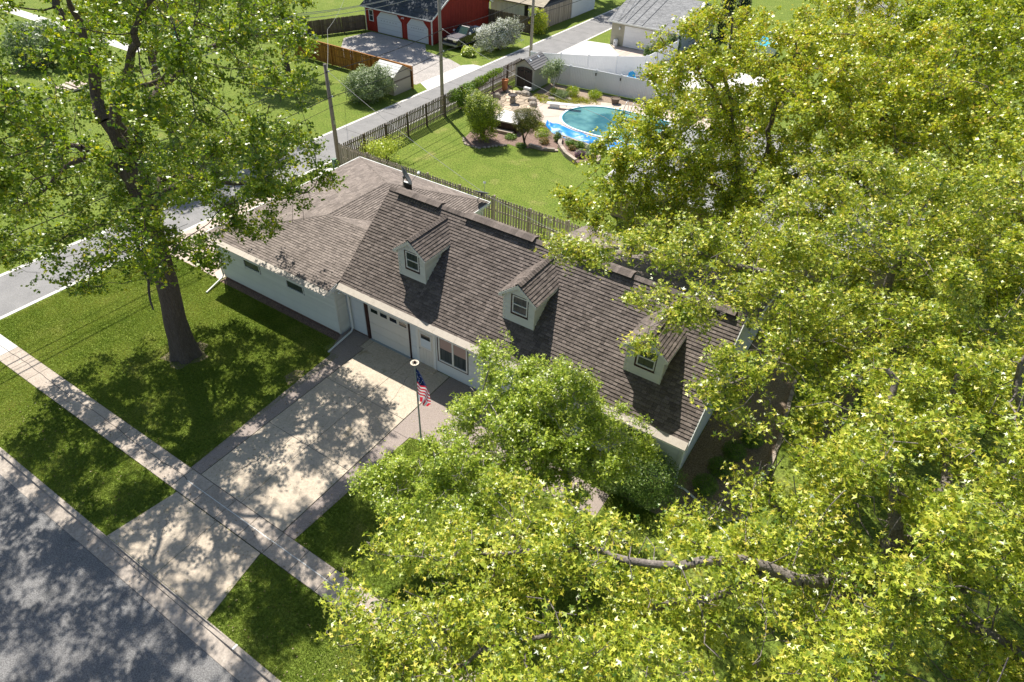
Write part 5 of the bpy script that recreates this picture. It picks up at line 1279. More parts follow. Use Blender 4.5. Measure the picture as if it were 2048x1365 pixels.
def trunk_mesh(pts, rads, m, seed, sides=26, flare=.55, flare_h=.9):
    """furrowed trunk with root flare"""
    R_ = np.random.default_rng(seed); pts = np.array(pts, float); n = 34
    L_ = np.concatenate([[0], np.cumsum(np.linalg.norm(np.diff(pts, axis=0), axis=1))]); V = []; F = []
    lob = R_.uniform(.5, 1.2, 7)
    for k in range(n + 1):
        s = L_[-1]*k/n; p = np.array([np.interp(s, L_, pts[:, c]) for c in range(3)]); r = np.interp(s, L_, rads)
        fl = math.exp(-s/flare_h*2.2)
        for j in range(sides):
            th = 2*math.pi*j/sides; w = 1 + .035*math.sin(th*9 + s*.8 + seed) + .03*math.sin(th*5 - s*1.3) + R_.uniform(-.022, .022)
            q = r*w*(1 + flare*fl*(.55 + .45*math.sin(th*5 + seed)*lob[int(th*1.1) % 7]))
            V.append((p[0] + q*math.cos(th), p[1] + q*math.sin(th), p[2] - (.12 if k == 0 else 0)))
    for k in range(n):
        for j in range(sides): F.append((k*sides + j, k*sides + (j+1) % sides, (k+1)*sides + (j+1) % sides, (k+1)*sides + j))
    F.append(tuple(n*sides + j for j in range(sides)))
    me = bpy.data.meshes.new('trunk'); me.from_pydata(V, [], F); me.materials.append(m); me.polygons.foreach_set('use_smooth', [True]*len(F)); me.update(); return me

def tree(name, base, label, trunk, trads, limbs, ells, n_attr, n_leaf, lsize, leafm, barkm, seed, D=.42, kill=.6, shell=.5, zmin=1.5, bare=.12, group=None,
         tint=(.5, .22), tipr=.016, cl=.20, leafrad=.034, up=.75, shape=STAR, avoid=None, dead=None, tip=.009, clump=1.6, top_tint=.0, bm=None):
    rng = np.random.default_rng(seed)
    root = tag(empty(name, base), label, 'tree', group)
    N, par, man = grow(rng, [(trunk, trads[0], trads[-1])] + limbs, ells, n_attr, D=D, kill=kill, shell=shell, zmin=zmin, avoid=avoid)
    n = len(N); ch = np.zeros(n, int); rad = np.zeros(n); acc = np.zeros(n); ex = 2.35
    for i in range(n - 1, -1, -1):
        r = acc[i]**(1/ex) if acc[i] > 0 else tip
        if man[i] > 0: r = man[i]
        rad[i] = r
        if par[i] >= 0: acc[par[i]] += min(r, .30)**ex; ch[par[i]] += 1
    # keep thin tapers monotone with parents
    for i in range(n):
        if par[i] >= 0 and rad[i] > rad[par[i]]: rad[i] = rad[par[i]]
    tl = sum(1 for _ in [0])
    nt_ = max(2, int(np.linalg.norm(np.diff(np.array(trunk), axis=0), axis=1).sum()/D) + 1) + 1
    link('trunk', trunk_mesh(trunk, trads, barkm, seed), root)
    sel = np.arange(n) >= nt_
    link('branches', branch_mesh('branches', N, par, rad, bm or barkm, sel), root)['kind'] = 'stuff'
    # leaf clusters on thin nodes
    thin = np.where((rad < leafrad) & (np.arange(n) >= nt_))[0]
    is_tip = ch[thin] == 0
    noise = np.sin(N[thin]@np.array([1.3, .7, .9])*clump + seed) * np.sin(N[thin]@np.array([-.6, 1.5, 1.1])*clump + 2*seed)
    keepw = np.where(is_tip, 2.2, 1.0)*np.clip(1 + 2.5*noise, .015, 4)
    if bare > 0: keepw *= (rng.random(len(thin)) > bare)
    w = keepw/keepw.sum(); per = 9
    k = n_leaf//per
    src = thin[rng.choice(len(thin), k, p=w)]
    t_ = rng.random(k)[:, None]; cpos = N[src]*(t_) + N[par[src]]*(1 - t_) + rng.normal(0, cl, (k, 3))*np.array([1, 1, .8])
    P = (cpos[:, None, :] + rng.normal(0, lsize*.72, (k, per, 3))*np.array([1, 1, .7])).reshape(-1, 3)
    ct = rng.normal(tint[0], tint[1]*.6, k); ct = np.repeat(ct, per) + rng.normal(0, tint[1], k*per)
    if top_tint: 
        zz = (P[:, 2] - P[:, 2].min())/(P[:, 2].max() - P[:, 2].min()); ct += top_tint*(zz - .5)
    V = leaves(P, lsize, rng, shape, up=up, spread=.62)
    link('crown', tri_mesh('crown', V, len(shape)//3, np.clip(ct, 0, 1), leafm), root)['kind'] = 'stuff'
    # twigs carrying the clusters
    tw0 = N[src]*(t_) + N[par[src]]*(1 - t_); s = rng.choice(k, min(k, 9000), replace=False)
    a = tw0[s]; b = cpos[s]; d = b - a; sd = np.cross(d, rng.normal(0, 1, (len(s), 3))); sd /= np.linalg.norm(sd, axis=1)[:, None] + 1e-9
    V = np.stack([a + sd*.008, a - sd*.008, b], 1).reshape(-1, 3)
    link('twigs', tri_mesh('twigs', V, 1, np.full(len(s), .5), bm or barkm), root)['kind'] = 'stuff'
    return root, N, par, rad

LIMB = mat('weathered limb bark', (0.12, 0.10, 0.085), 0.95, (0.27, 0.235, 0.205), 5, 2.0, bump=0.03, bscale=16, fine=0.35, fscale=22)
# --- big shade tree on the left lawn
tree('shade_tree', (-4.85, -5.15, 0), 'tall maple with a thick dark trunk on the lawn left of the driveway',
     [(-4.85, -5.15, 0), (-4.77, -5.12, 2.0), (-4.52, -4.97, 4.0), (-4.40, -4.89, 6.0), (-4.26, -4.81, 8.0), (-4.30, -4.85, 9.6)], [.55, .46, .43, .41, .40, .36],
     [([(-4.3, -4.85, 9.5), (-4.33, -4.85, 10.6), (-4.83, -4.81, 11.4), (-4.99, -4.67, 12.2), (-5.3, -4.5, 13.3), (-5.62, -4.47, 14.8), (-6.1, -4.4, 16.2)], .27, .07),
      ([(-4.99, -4.67, 12.23), (-4.9, -4.6, 13.6), (-4.3, -4.7, 15.3), (-4.0, -5.0, 16.5)], .15, .05),
      ([(-4.3, -4.85, 9.9), (-4.0, -4.85, 10.7), (-3.51, -4.94, 11.8), (-2.33, -4.81, 13.3), (-1.08, -4.64, 14.7), (0.03, -4.55, 15.7)], .23, .06),
      ([(-3.2, -4.9, 12.2), (-2.0, -3.9, 13.0), (-.8, -3.0, 14.2)], .10, .04),
      ([(-4.28, -4.81, 9.3), (-4.37, -3.94, 10.6), (-4.45, -3.17, 11.4), (-4.38, -1.96, 12.1), (-4.34, -.77, 12.5), (-4.14, 1.11, 13.0)], .20, .06),
      ([(-4.4, -4.9, 9.0), (-4.48, -5.88, 10.2), (-4.28, -6.93, 11.3), (-3.5, -7.86, 12.2), (-2.6, -9.4, 12.8)], .16, .05),
      ([(-4.4, -4.9, 8.4), (-5.4, -4.95, 9.3), (-6.7, -5.2, 9.3), (-7.9, -5.6, 8.6), (-9.76, -6.4, 7.1), (-11.0, -7.0, 6.1)], .15, .04),
      ([(-4.35, -4.85, 8.0), (-3.2, -3.4, 8.6), (-2.0, -1.6, 8.2), (-1.0, .4, 7.2)], .13, .035),
      ([(-4.4, -4.9, 7.4), (-3.0, -5.9, 8.0), (-1.4, -6.9, 7.6), (.2, -8.0, 6.6)], .11, .03),
      ([(-4.4, -4.9, 7.0), (-5.8, -3.4, 7.6), (-7.2, -1.9, 7.0), (-8.4, -.6, 6.0)], .11, .03)],
     [(-5.2, -4.4, 12.2, 8.0, 8.1, 6.4), (-6.0, -3.6, 8.0, 6.6, 6.6, 3.2, .5), (-9.4, -6.8, 7.2, 3.2, 3.0, 2.8, .9), (-1.6, -1.0, 8.4, 3.0, 3.0, 2.6, 1.1), (-2.6, -1.8, 5.8, 1.7, 1.7, 1.3, 1.4), (-8.2, -4.6, 4.9, 1.8, 1.8, 1.0, 1.2), (-6.3, -8.0, 5.2, 1.4, 1.4, 1.1, 1.8)],
     2300, 104000, .140, DG, BARKD, 11, shape=LEAF2, shell=.62, zmin=3.8, tint=(.5, .24), bare=.28, cl=.23, clump=1.1)
# --- giant in the right foreground
tree('oak_tree', (23.4, -4.75, 0), 'huge spreading oak in the lower right corner with massive forking limbs',
     [(23.4, -4.75, 0), (23.35, -4.8, 2.0), (23.2, -4.85, 4.2), (23.0, -4.9, 5.9)], [.74, .60, .58, .58],
     [([(22.9, -4.95, 5.7), (22.4, -5.4, 6.8), (21.76, -5.99, 7.7), (20.88, -6.75, 8.05), (19.72, -7.57, 8.4), (18.4, -8.3, 8.4), (16.8, -9.0, 8.1), (15.3, -9.7, 7.6)], 0.185, .035),
      ([(20.88, -6.75, 8.05), (20.0, -7.6, 7.6), (18.8, -9.0, 7.4), (17.2, -10.6, 7.2), (15.6, -12.0, 6.8)], 0.096, .035),
      ([(23.1, -4.85, 5.9), (23.2, -4.29, 7.0), (22.8, -4.07, 8.0), (22.4, -3.84, 8.8), (21.8, -3.28, 10.0), (21.2, -2.6, 11.0)], 0.200, .06),
      ([(23.1, -4.8, 6.2), (23.57, -3.36, 7.3), (23.4, -2.5, 8.1), (23.4, -1.72, 8.6), (23.0, -1.2, 9.6), (22.6, -.4, 10.6)], 0.185, .06),
      ([(23.3, -4.1, 7.0), (23.54, -3.39, 8.4), (24.16, -2.43, 9.2), (24.34, -1.9, 9.9), (23.9, -1.8, 10.8), (23.6, -1.4, 12.0)], 0.148, .07),
      ([(23.1, -4.9, 5.9), (22.9, -6.7, 7.5), (22.92, -7.86, 8.4), (22.84, -8.72, 9.1), (22.6, -10.2, 9.6)], 0.170, .06),
      ([(23.2, -4.8, 6.0), (23.75, -5.01, 6.9), (24.25, -5.29, 7.5), (25.4, -5.9, 8.3), (27.0, -6.4, 9.0), (29.0, -6.6, 9.2)], 0.163, .05),
      ([(23.2, -4.8, 5.0), (22.0, -4.0, 5.9), (20.6, -3.6, 6.4), (19.2, -3.4, 6.3)], 0.111, .04),
      ([(23.3, -4.7, 4.6), (24.6, -3.6, 5.6), (26.0, -2.0, 6.4), (27.6, -.6, 7.0)], 0.118, .04)],
     [(24.6, -4.4, 8.4, 5.4, 4.8, 3.4), (24.4, -3.2, 9.6, 4.4, 3.8, 2.6, 1.0), (19.6, -8.2, 7.1, 3.2, 2.5, 1.3, 1.6), (17.0, -9.7, 6.9, 3.7, 2.6, 1.3, 1.7), (15.0, -11.4, 6.6, 2.9, 2.6, 1.2, 2.6), (20.4, -6.6, 6.0, 3.0, 2.4, 1.4, 1.2), (28.6, -4.5, 8.5, 4.0, 5.0, 3.0, .5), (22.0, -9.4, 8.0, 3.6, 3.0, 1.7, 1.2), (22.6, -4.5, 5.2, 4.2, 3.4, 1.5, .7), (16.2, -12.2, 7.2, 3.4, 2.2, 1.2, 2.6), (18.6, -11.2, 8.0, 3.0, 2.2, 1.3, 1.5), (14.6, -9.6, 6.0, 2.0, 1.6, 1.0, 2.6), (16.4, -7.8, 6.8, 2.4, 1.5, 1.0, 1.6), (17.4, -9.0, 8.6, 3.0, 1.6, .6, 1.5)],
     4000, 195000, .130, YG, BARK, 23, shell=.3, zmin=3.4, tint=(.55, .24), bare=.16, cl=.22, clump=1.15, tip=.011, bm=LIMB)
# --- tree at the right end of the house
tree('oak_tree', (21.4, 5.0, 0), 'broad yellow green oak standing right of the house gable above the rock bed',
     [(21.4, 5.0, 0), (21.4, 5.0, 3.0), (21.3, 4.9, 5.4)], [.42, .34, .30],
     [([(21.3, 4.9, 5.2), (21.2, 4.8, 7.2), (21.0, 4.6, 9.4), (20.8, 4.6, 11.4)], .24, .06),
      ([(21.3, 4.9, 5.0), (19.9, 3.9, 7.4), (17.9, 2.3, 9.4), (15.6, .9, 10.0), (13.5, -.1, 10.0), (12.0, -1.0, 9.8)], .16, .025),
      ([(17.9, 2.3, 9.4), (16.9, .2, 9.6), (15.8, -2.2, 9.6)], .07, .022),
      ([(21.3, 4.9, 5.6), (22.8, 4.0, 7.6), (24.4, 2.8, 9.0), (25.8, 2.0, 9.8)], .16, .05),
      ([(21.3, 4.9, 5.3), (21.6, 6.8, 7.4), (22.0, 8.8, 9.0)], .16, .05),
      ([(21.2, 4.8, 6.4), (19.9, 1.8, 8.3), (18.8, -1.6, 9.1), (18.2, -3.2, 9.0)], .12, .035)],
     [(21.0, 4.8, 9.4, 5.6, 5.4, 3.6), (16.9, .6, 10.3, 2.6, 2.0, 1.2, 1.5), (12.1, -1.0, 9.9, 1.2, .9, .6, 2.2), (13.3, .2, 10.0, 1.6, 1.2, .8, 2.0), (15.0, .8, 10.1, 2.0, 1.5, 1.0, 1.8), (14.2, -1.4, 9.7, .9, .7, .5, 1.6), (15.6, -2.7, 9.5, .8, .7, .8, 1.8), (17.4, -.8, 9.7, 1.4, 1.2, 1.3, 1.6), (18.5, -3.0, 9.0, 1.3, 1.2, 1.2, 2.2), (19.8, -1.4, 8.2, 1.6, 1.4, 1.2, 1.8), (19.6, 3.0, 7.4, 1.8, 1.8, 1.4, 2.2), (24.6, 2.6, 9.2, 4.2, 4.0, 2.6, .7)],
     2900, 120000, .135, YG, BARK, 37, shape=STAR, shell=.3, zmin=3.6, tint=(.55, .24), bare=.2, cl=.20, bm=LIMB)
# --- upright tree behind the house
tree('oak_tree', (14.6, 14.2, 0), 'upright golden budding oak behind the house beyond the picket fence',
     [(14.6, 14.2, 0), (14.55, 14.1, 3.0), (14.3, 13.8, 5.6)], [.36, .29, .25],
     [([(14.3, 13.8, 5.4), (13.6, 13.0, 8.0), (12.9, 12.4, 10.2), (12.2, 12.2, 12.6), (11.9, 12.2, 14.2)], .19, .04),
      ([(14.3, 13.8, 5.6), (14.6, 13.6, 8.2), (14.5, 13.3, 10.8), (14.7, 13.2, 13.6)], .18, .04),
      ([(14.3, 13.8, 5.0), (12.4, 12.8, 7.0), (10.6, 11.6, 8.4), (9.2, 10.8, 9.2)], .13, .04),
      ([(14.3, 13.8, 5.4), (16.0, 14.2, 7.6), (17.8, 14.4, 9.8), (19.0, 14.8, 11.6)], .15, .04),
      ([(12.9, 12.4, 10.2), (11.6, 12.2, 11.4), (10.3, 12.0, 12.2)], .08, .03)],
     [(14.6, 13.4, 9.8, 6.6, 5.4, 4.6), (10.6, 10.9, 8.2, 3.2, 3.0, 2.3, 1.5), (11.6, 10.6, 6.3, 3.6, 2.6, 2.2, 1.6), (11.4, 12.4, 12.2, 2.6, 2.6, 2.6, .9), (18.6, 14.4, 11.0, 4.4, 4.4, 3.6, .8), (9.2, 8.6, 6.4, 2.6, 2.4, 1.6, 1.2)],
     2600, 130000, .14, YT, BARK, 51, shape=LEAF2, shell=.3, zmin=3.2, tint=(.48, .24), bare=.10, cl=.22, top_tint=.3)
# --- right edge
tree('oak_tree', (28.4, 12.5, 0), 'leafy oak at the right edge of the picture behind the gable tree',
     [(28.4, 12.5, 0), (28.3, 12.4, 3.0), (28.1, 12.2, 5.4)], [.40, .33, .28],
     [([(28.1, 12.2, 5.2), (27.6, 11.6, 8.0), (27.0, 11.2, 10.6), (26.8, 11.2, 12.6)], .20, .05),
      ([(28.1, 12.2, 5.4), (26.4, 11.8, 7.4), (24.6, 11.4, 9.2), (22.8, 11.2, 10.2)], .16, .04),
      ([(28.1, 12.2, 5.0), (28.4, 14.2, 7.2), (28.4, 16.2, 9.0)], .15, .04),
      ([(28.1, 12.2, 5.2), (29.4, 10.0, 7.4), (30.4, 8.0, 8.8)], .15, .04)],
     [(27.6, 11.8, 9.6, 6.4, 6.2, 4.0), (23.4, 11.6, 9.6, 4.0, 4.2, 3.0, 1.0), (28.8, 4.6, 8.8, 3.6, 4.4, 3.0, .7)],
     1900, 90000, .14, YG, BARK, 67, shape=LEAF2, shell=.3, zmin=3.4, tint=(.6, .22), bare=.12, cl=.23)
tree('oak_tree', (27.6, 24.5, 0), 'dark limbed oak in the upper right corner with bare inner branches',
     [(27.6, 24.5, 0), (27.2, 24.2, 4.0), (26.6, 23.8, 8.0)], [.55, .45, .38],
     [([(26.6, 23.8, 7.6), (25.4, 23.4, 9.6), (24.2, 23.6, 11.4), (23.0, 24.2, 13.2), (22.2, 25.0, 14.6)], .26, .07),
      ([(26.6, 23.8, 7.4), (24.6, 22.6, 8.8), (22.2, 21.8, 9.8), (20.2, 21.4, 10.4), (18.6, 21.4, 10.6)], .19, .04),
      ([(26.6, 23.8, 8.0), (27.2, 22.0, 10.0), (27.8, 20.4, 12.0)], .2, .05),
      ([(25.4, 23.4, 9.6), (25.8, 24.8, 12.0), (26.2, 26.0, 14.2)], .16, .05)],
     [(23.6, 23.4, 11.6, 6.8, 6.0, 3.8), (18.6, 22.6, 11.0, 3.8, 4.2, 3.0, 1.0), (27.6, 21.0, 11.0, 4.6, 4.6, 3.0, .8)],
     1900, 80000, .16, YT, BARKD, 71, shape=LEAF2, shell=.45, zmin=5, tint=(.38, .22), bare=.25, cl=.24)
tree('oak_tree', (19.6, 33.5, 0), 'golden leaved tree farther back above the round pool',
     [(19.6, 33.5, 0), (19.5, 33.4, 3.0), (19.2, 33.2, 5.4)], [.34, .28, .24],
     [([(19.2, 33.2, 5.2), (18.0, 33.0, 8.0), (17.2, 33.0, 11.0)], .18, .05), ([(19.2, 33.2, 5.2), (20.6, 33.6, 8.0), (21.8, 34.0, 10.6)], .16, .05), ([(19.2, 33.2, 5.0), (16.6, 32.2, 7.2), (14.4, 31.6, 9.0)], .13, .04)],
     [(18.2, 33.2, 9.8, 6.6, 5.6, 4.4), (13.6, 33.0, 9.2, 3.4, 3.4, 3.0, .8)],
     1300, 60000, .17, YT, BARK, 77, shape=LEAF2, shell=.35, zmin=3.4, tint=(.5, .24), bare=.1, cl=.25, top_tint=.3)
# --- front yard small trees
tree('maple_tree', (10.3, -5.0, 0), 'bright green young maple in front of the picture window beside the flagpole',
     [(10.3, -5.0, 0), (10.35, -4.95, 1.2), (10.6, -4.7, 2.4)], [.16, .13, .12],
     [([(10.6, -4.7, 2.3), (10.7, -4.2, 3.8), (10.8, -3.6, 5.0), (10.9, -3.0, 6.2)], .09, .02), ([(10.6, -4.7, 2.4), (11.6, -3.8, 3.8), (12.4, -3.0, 5.2), (12.9, -2.5, 6.3)], .10, .025),
      ([(10.6, -4.7, 2.2), (10.2, -5.6, 2.9), (9.8, -6.4, 3.3), (9.4, -7.0, 3.6)], .07, .02), ([(10.6, -4.7, 2.2), (11.4, -5.8, 3.2), (12.2, -6.6, 4.0)], .07, .02)],
     [(12.1, -4.5, 4.4, 2.4, 2.3, 1.6), (10.4, -7.1, 3.5, 1.9, 1.4, .8, 1.4), (11.1, -2.6, 5.6, 1.0, 1.0, 1.1, 1.3), (13.0, -2.7, 5.2, 2.0, 1.7, 1.5, 1.2), (12.0, -6.2, 3.8, 2.1, 1.6, .9, 1.3)],
     1350, 60000, .115, GG, BARKL, 83, D=.3, kill=.42, shell=.2, zmin=2.4, tint=(.5, .22), bare=.1, cl=.17, leafrad=.03, clump=2.2)
tree('maple_tree', (14.3, -3.0, 0), 'second bright green maple with pale forking limbs in front of the right windows',
     [(14.3, -3.0, 0), (14.3, -3.0, 1.4), (14.1, -2.9, 2.5)], [.18, .15, .13],
     [([(14.1, -2.9, 2.4), (13.4, -2.4, 3.4), (12.6, -1.9, 4.3), (12.0, -1.4, 4.9)], .09, .03), ([(14.1, -2.9, 2.5), (14.2, -2.2, 3.8), (14.3, -1.6, 5.0)], .09, .03),
      ([(14.1, -2.9, 2.3), (15.0, -3.3, 3.4), (15.8, -3.4, 4.3)], .08, .03), ([(14.1, -2.9, 2.4), (13.6, -3.9, 3.3), (13.2, -4.8, 4.0)], .08, .03)],
     [(14.2, -2.5, 4.3, 2.5, 2.0, 1.4), (13.8, -4.5, 3.7, 2.0, 1.6, 1.0, 1.2), (15.4, -2.0, 4.2, 1.5, 1.4, 1.2)],
     620, 24000, .115, GG, BARKL, 89, D=.3, kill=.42, shell=.2, zmin=2.4, tint=(.5, .22), bare=.25, cl=.16, leafrad=.03, clump=2.4)
# --- trees beyond the alley at the left
tree('maple_tree', (-27.5, 10.3, 0), 'dark trunked maple on the neighbouring lawn across the alley',
     [(-27.5, 10.3, 0), (-27.5, 10.3, 3.0), (-27.3, 10.3, 5.5)], [.36, .30, .26],
     [([(-27.3, 10.3, 5.3), (-26.5, 11.5, 8.0), (-25.5, 13.0, 10.5)], .16, .05), ([(-27.3, 10.3, 5.3), (-28.6, 9.4, 8.0), (-29.8, 8.6, 10.4)], .16, .05), ([(-27.3, 10.3, 5.5), (-25.4, 9.4, 7.5), (-23.8, 8.8, 9.2)], .12, .04)],
     [(-27.0, 11.0, 10.2, 5.6, 6.0, 4.2), (-25.0, 15.0, 9.8, 3.4, 3.4, 3.0)],
     900, 50000, .17, DG, BARKD, 91, shape=LEAF2, shell=.4, zmin=5.5, tint=(.55, .24), bare=.12, cl=.26)
tree('maple_tree', (-24.5, 24.0, 0), 'leafy tree overhanging the near end of the orange fence',
     [(-30.5, 24.5, 0), (-30.4, 24.4, 3.0), (-30.0, 24.2, 4.6)], [.26, .22, .18],
     [([(-30.0, 24.2, 4.5), (-29.4, 24.6, 7.0), (-29.0, 25.0, 9.0)], .13, .04), ([(-30.0, 24.2, 4.5), (-31.4, 24.0, 7.0), (-32.0, 24.0, 9.0)], .12, .04)],
     [(-31.0, 24.4, 6.6, 3.6, 3.6, 4.0)], 520, 24000, .17, DG, BARKD, 93, shape=LEAF2, shell=.3, zmin=2.2, tint=(.5, .24), bare=.1, cl=.26)
tree('shade_tree', (-27.5, 62.5, 0), 'tree behind the pale plank garage throwing shade over the alley',
     [(-23.0, 71.0, 0), (-23.0, 71.0, 4.0), (-22.6, 70.8, 6.0)], [.4, .34, .3],
     [([(-22.6, 70.8, 5.8), (-21.6, 71.2, 9.0), (-21.0, 71.6, 12.0)], .2, .05), ([(-22.6, 70.8, 5.8), (-24.4, 70.4, 9.0)], .2, .05)],
     [(-22.4, 70.8, 10.0, 5.4, 6.0, 4.2)], 520, 24000, .24, DG, BARKD, 95, shape=LEAF2, shell=.3, zmin=5.0, tint=(.5, .24), bare=.1, cl=.3)

tree('shade_tree', (-38.5, 44.5, 0), 'tall tree beyond the red garage whose crown rises out of the picture',
     [(-38.5, 44.5, 0), (-38.4, 44.4, 4.0), (-38.0, 44.0, 7.0)], [.4, .34, .3],
     [([(-38.0, 44.0, 6.8), (-37.0, 43.6, 10.0), (-36.4, 43.2, 13.0)], .2, .05), ([(-38.0, 44.0, 6.8), (-35.6, 42.0, 9.0), (-33.6, 41.0, 10.6)], .2, .05)],
     [(-36.0, 42.6, 12.0, 6.2, 5.2, 3.6)], 520, 22000, .24, DG, BARKD, 97, shape=LEAF2, shell=.3, zmin=7.0, tint=(.5, .24), bare=.1, cl=.3)

# ================================================================== SHRUBS AND PLANTS
def blobs_pts(rng, ells, n, shell=.55):
    return ell_sample(rng, ells, n, shell)
def shrub(name, base, label, ells, n, size, leafm, seed, stems=6, cat='shrub', group=None, tint=(.5, .25), shape=OVAL, up=.5, barkm=BARK, shell=.6, stem_r=.02, bump=.14, outw=.9, stem_top=.75):
    rng = np.random.default_rng(seed); root = tag(empty(name, base), label, cat, group)
    d = ell_sample(rng, ells, n, shell)
    cen = np.mean([e[:3] for e in ells], axis=0); c = np.array([e[:3] for e in ells])
    # knobbly outline
    ph = rng.uniform(0, 6.28, 3); k = 5.5/max(.3, np.mean([e[3] for e in ells]))
    f = np.sin(d[:, 0]*k + ph[0])*np.sin(d[:, 1]*k + ph[1])*np.sin(d[:, 2]*k + ph[2])
    d = cen + (d - cen)*(1 + bump*2*f[:, None]) + rng.normal(0, size*.35, d.shape)
    ok = d[:, 2] > .03; d = d[ok]; f = f[ok]
    o = d - cen; o /= np.linalg.norm(o, axis=1)[:, None] + 1e-9
    V = leaves(d, size, rng, shape, up=up, spread=.6, outward=o*outw)
    t = np.clip(rng.normal(tint[0], tint[1], len(d)) + .25*f, 0, 1)
    link('foliage', tri_mesh('foliage', V, len(shape)//3, t, leafm), root)['kind'] = 'stuff'
    mb = MB()
    for s in range(stems):
        e = ells[rng.integers(len(ells))]; q = np.array(e[:3]) + rng.normal(0, .35, 3)*np.array(e[3:6])*.8; b0 = np.array([base[0] + rng.normal(0, .05), base[1] + rng.normal(0, .05), 0])
        mid = b0*.5 + q*.5 + rng.normal(0, .06, 3); mb.tube([b0, mid, b0*(1 - stem_top) + q*stem_top + np.array([0, 0, .1])], [stem_r*1.4, stem_r, stem_r*.5], 6)
    mb.build('stems', barkm, root)
    return root
def L_el(x, y, z, *r): return (x, y, z) + r
shrub('yew_shrub', (-7.9, 23.6, 0), 'tall dark yew with bright yellow green shoots at the lawn edge',
      [(-8.1, 23.4, 2.2, 1.25, 1.2, 1.45), (-8.5, 23.2, 3.0, .75, .75, .9), (-7.4, 23.8, 2.2, .9, .9, 1.2), (-7.9, 23.6, 1.0, 1.05, 1.0, .95), (-8.6, 23.8, 1.8, .9, .9, 1.2)], 19000, .11, YEW, 1, 9, tint=(.66, .28), bump=.12, barkm=BARKD)
shrub('topiary_tree', (-4.85, 24.75, 0), 'round headed topiary shrub with twisted trunks in front of the hot tub',
      [(-4.9, 24.9, 2.0, 1.15, 1.15, .75), (-4.5, 25.2, 2.35, .75, .7, .5), (-5.3, 24.8, 2.2, .75, .7, .5), (-4.7, 24.6, 1.55, .9, .85, .5)], 13000, .075, leaf_mat('olive topiary leaves', [(0, (.03, .05, .01)), (.6, (.11, .13, .02)), (1, (.30, .24, .03))], [(0, (.05, .08, .01)), (1, (.3, .28, .03))], .3), 2, 4, barkm=BARKD, stem_r=.045, bump=.1, tint=(.5, .25))
shrub('blossom_shrub', (-20.1, 43.8, 0), 'large white flowering shrub beside the black truck',
      [(-20.6, 42.6, 1.3, 1.15, 1.3, 1.3), (-20.0, 44.2, 1.5, 1.15, 1.5, 1.45), (-19.5, 45.4, 1.55, .95, 1.0, 1.35)], 16000, .15, WBL, 3, 8, tint=(.52, .30), bump=.14)
shrub('blossom_shrub', (-38.4, 32.0, 0), 'white flowering shrub at the left end of the orange fence', [(-38.4, 32.0, 1.2, 1.6, 1.6, 1.2)], 5000, .16, WBL, 4, 4, tint=(.5, .28))
shrub('silver_shrub', (-20.3, 24.2, 0), 'big rounded silvery green shrub hiding the cream garden shed',
      [(-20.6, 24.4, 1.35, 1.7, 1.7, 1.4), (-20.0, 25.4, 1.6, 1.2, 1.2, 1.3), (-21.3, 23.8, 1.2, 1.2, 1.2, 1.1)], 17000, .14, SAGE, 5, 8, tint=(.5, .28), bump=.12)
shrub('green_shrub', (-19.9, 51.8, 0), 'loose bright green bush growing at the corner of the grey board fence', [(-19.9, 51.6, 1.3, .95, 1.1, 1.2), (-20.3, 51.2, 2.2, .6, .6, .6)], 4500, .16, DG, 6, 5, tint=(.75, .2), bump=.2)
shrub('daylily_clump', (-21.3, 40.1, 0), 'bright yellow green leafy clump in front of the truck wheel', [(-21.3, 40.1, .35, .7, .6, .5)], 1500, .22, GG, 7, 3, cat='plant', tint=(.7, .2), up=.9)
shrub('round_shrub', (16.2, -.3, 0), 'large rounded pale green shrub under the right front corner of the house', [(16.1, -.35, 1.1, 1.55, 1.15, 1.15), (15.2, -.6, 1.0, 1.0, .9, .9)], 19000, .075, leaf_mat('pale shrub leaves', [(0, (.06, .12, .015)), (.6, (.15, .24, .04)), (1, (.30, .38, .09))], [(0, (.1, .2, .02)), (1, (.3, .42, .08))], .35), 8, 6, tint=(.5, .25), bump=.06)
for i, (x, y, lb) in enumerate(((18.15, 1.15, 'nearest the street'), (18.35, 2.35, 'second from the street'), (18.55, 3.5, 'third from the street'), (18.95, 4.6, 'farthest from the street'))):
    shrub('boxwood', (x, y, 0), 'small round dark boxwood in the rock bed beside the house, ' + lb, [(x, y, .40, .50, .48, .42)], 4200, .05, BOX, 20 + i, 3, group='boxwoods in the rock bed', tint=(.45, .2), bump=.04)
shrub('ivy', (-13.2, 29.4, 0), 'green climber spilling over the picket fence by the alley',
      [(-13.2, 26.9, 1.35, .42, .9, .5), (-13.2, 28.6, 1.4, .45, 1.3, .5), (-13.25, 30.6, 1.5, .40, 1.4, .4), (-13.3, 32.8, 1.65, .35, 1.5, .28), (-13.1, 28.0, .8, .4, .9, .7)], 8500, .12, BOX, 9, 2, cat='climbing plant', tint=(.75, .25), bump=.03)
shrub('young_shrub', (-11.3, 16.2, 0), 'airy light green young shrub inside the corner of the picket fence', [(-11.5, 16.0, 1.0, 1.3, 1.1, .55), (-10.9, 16.8, 1.3, .8, .7, .5), (-12.2, 15.4, 1.2, .7, .6, .4)], 2600, .13, GG, 10, 12, tint=(.85, .15), bump=.35, shell=.3)
shrub('young_tree', (-9.1, 36.5, 0), 'small young tree with white wrapped trunk beside the taupe shed', [(-9.3, 36.4, 1.95, .8, .75, .75), (-8.8, 36.7, 2.3, .5, .5, .6), (-9.8, 36.2, 1.6, .6, .6, .4)], 2600, .14, SAGE, 11, 7, cat='tree', tint=(.6, .25), bump=.25, shell=.2, stem_r=.02)
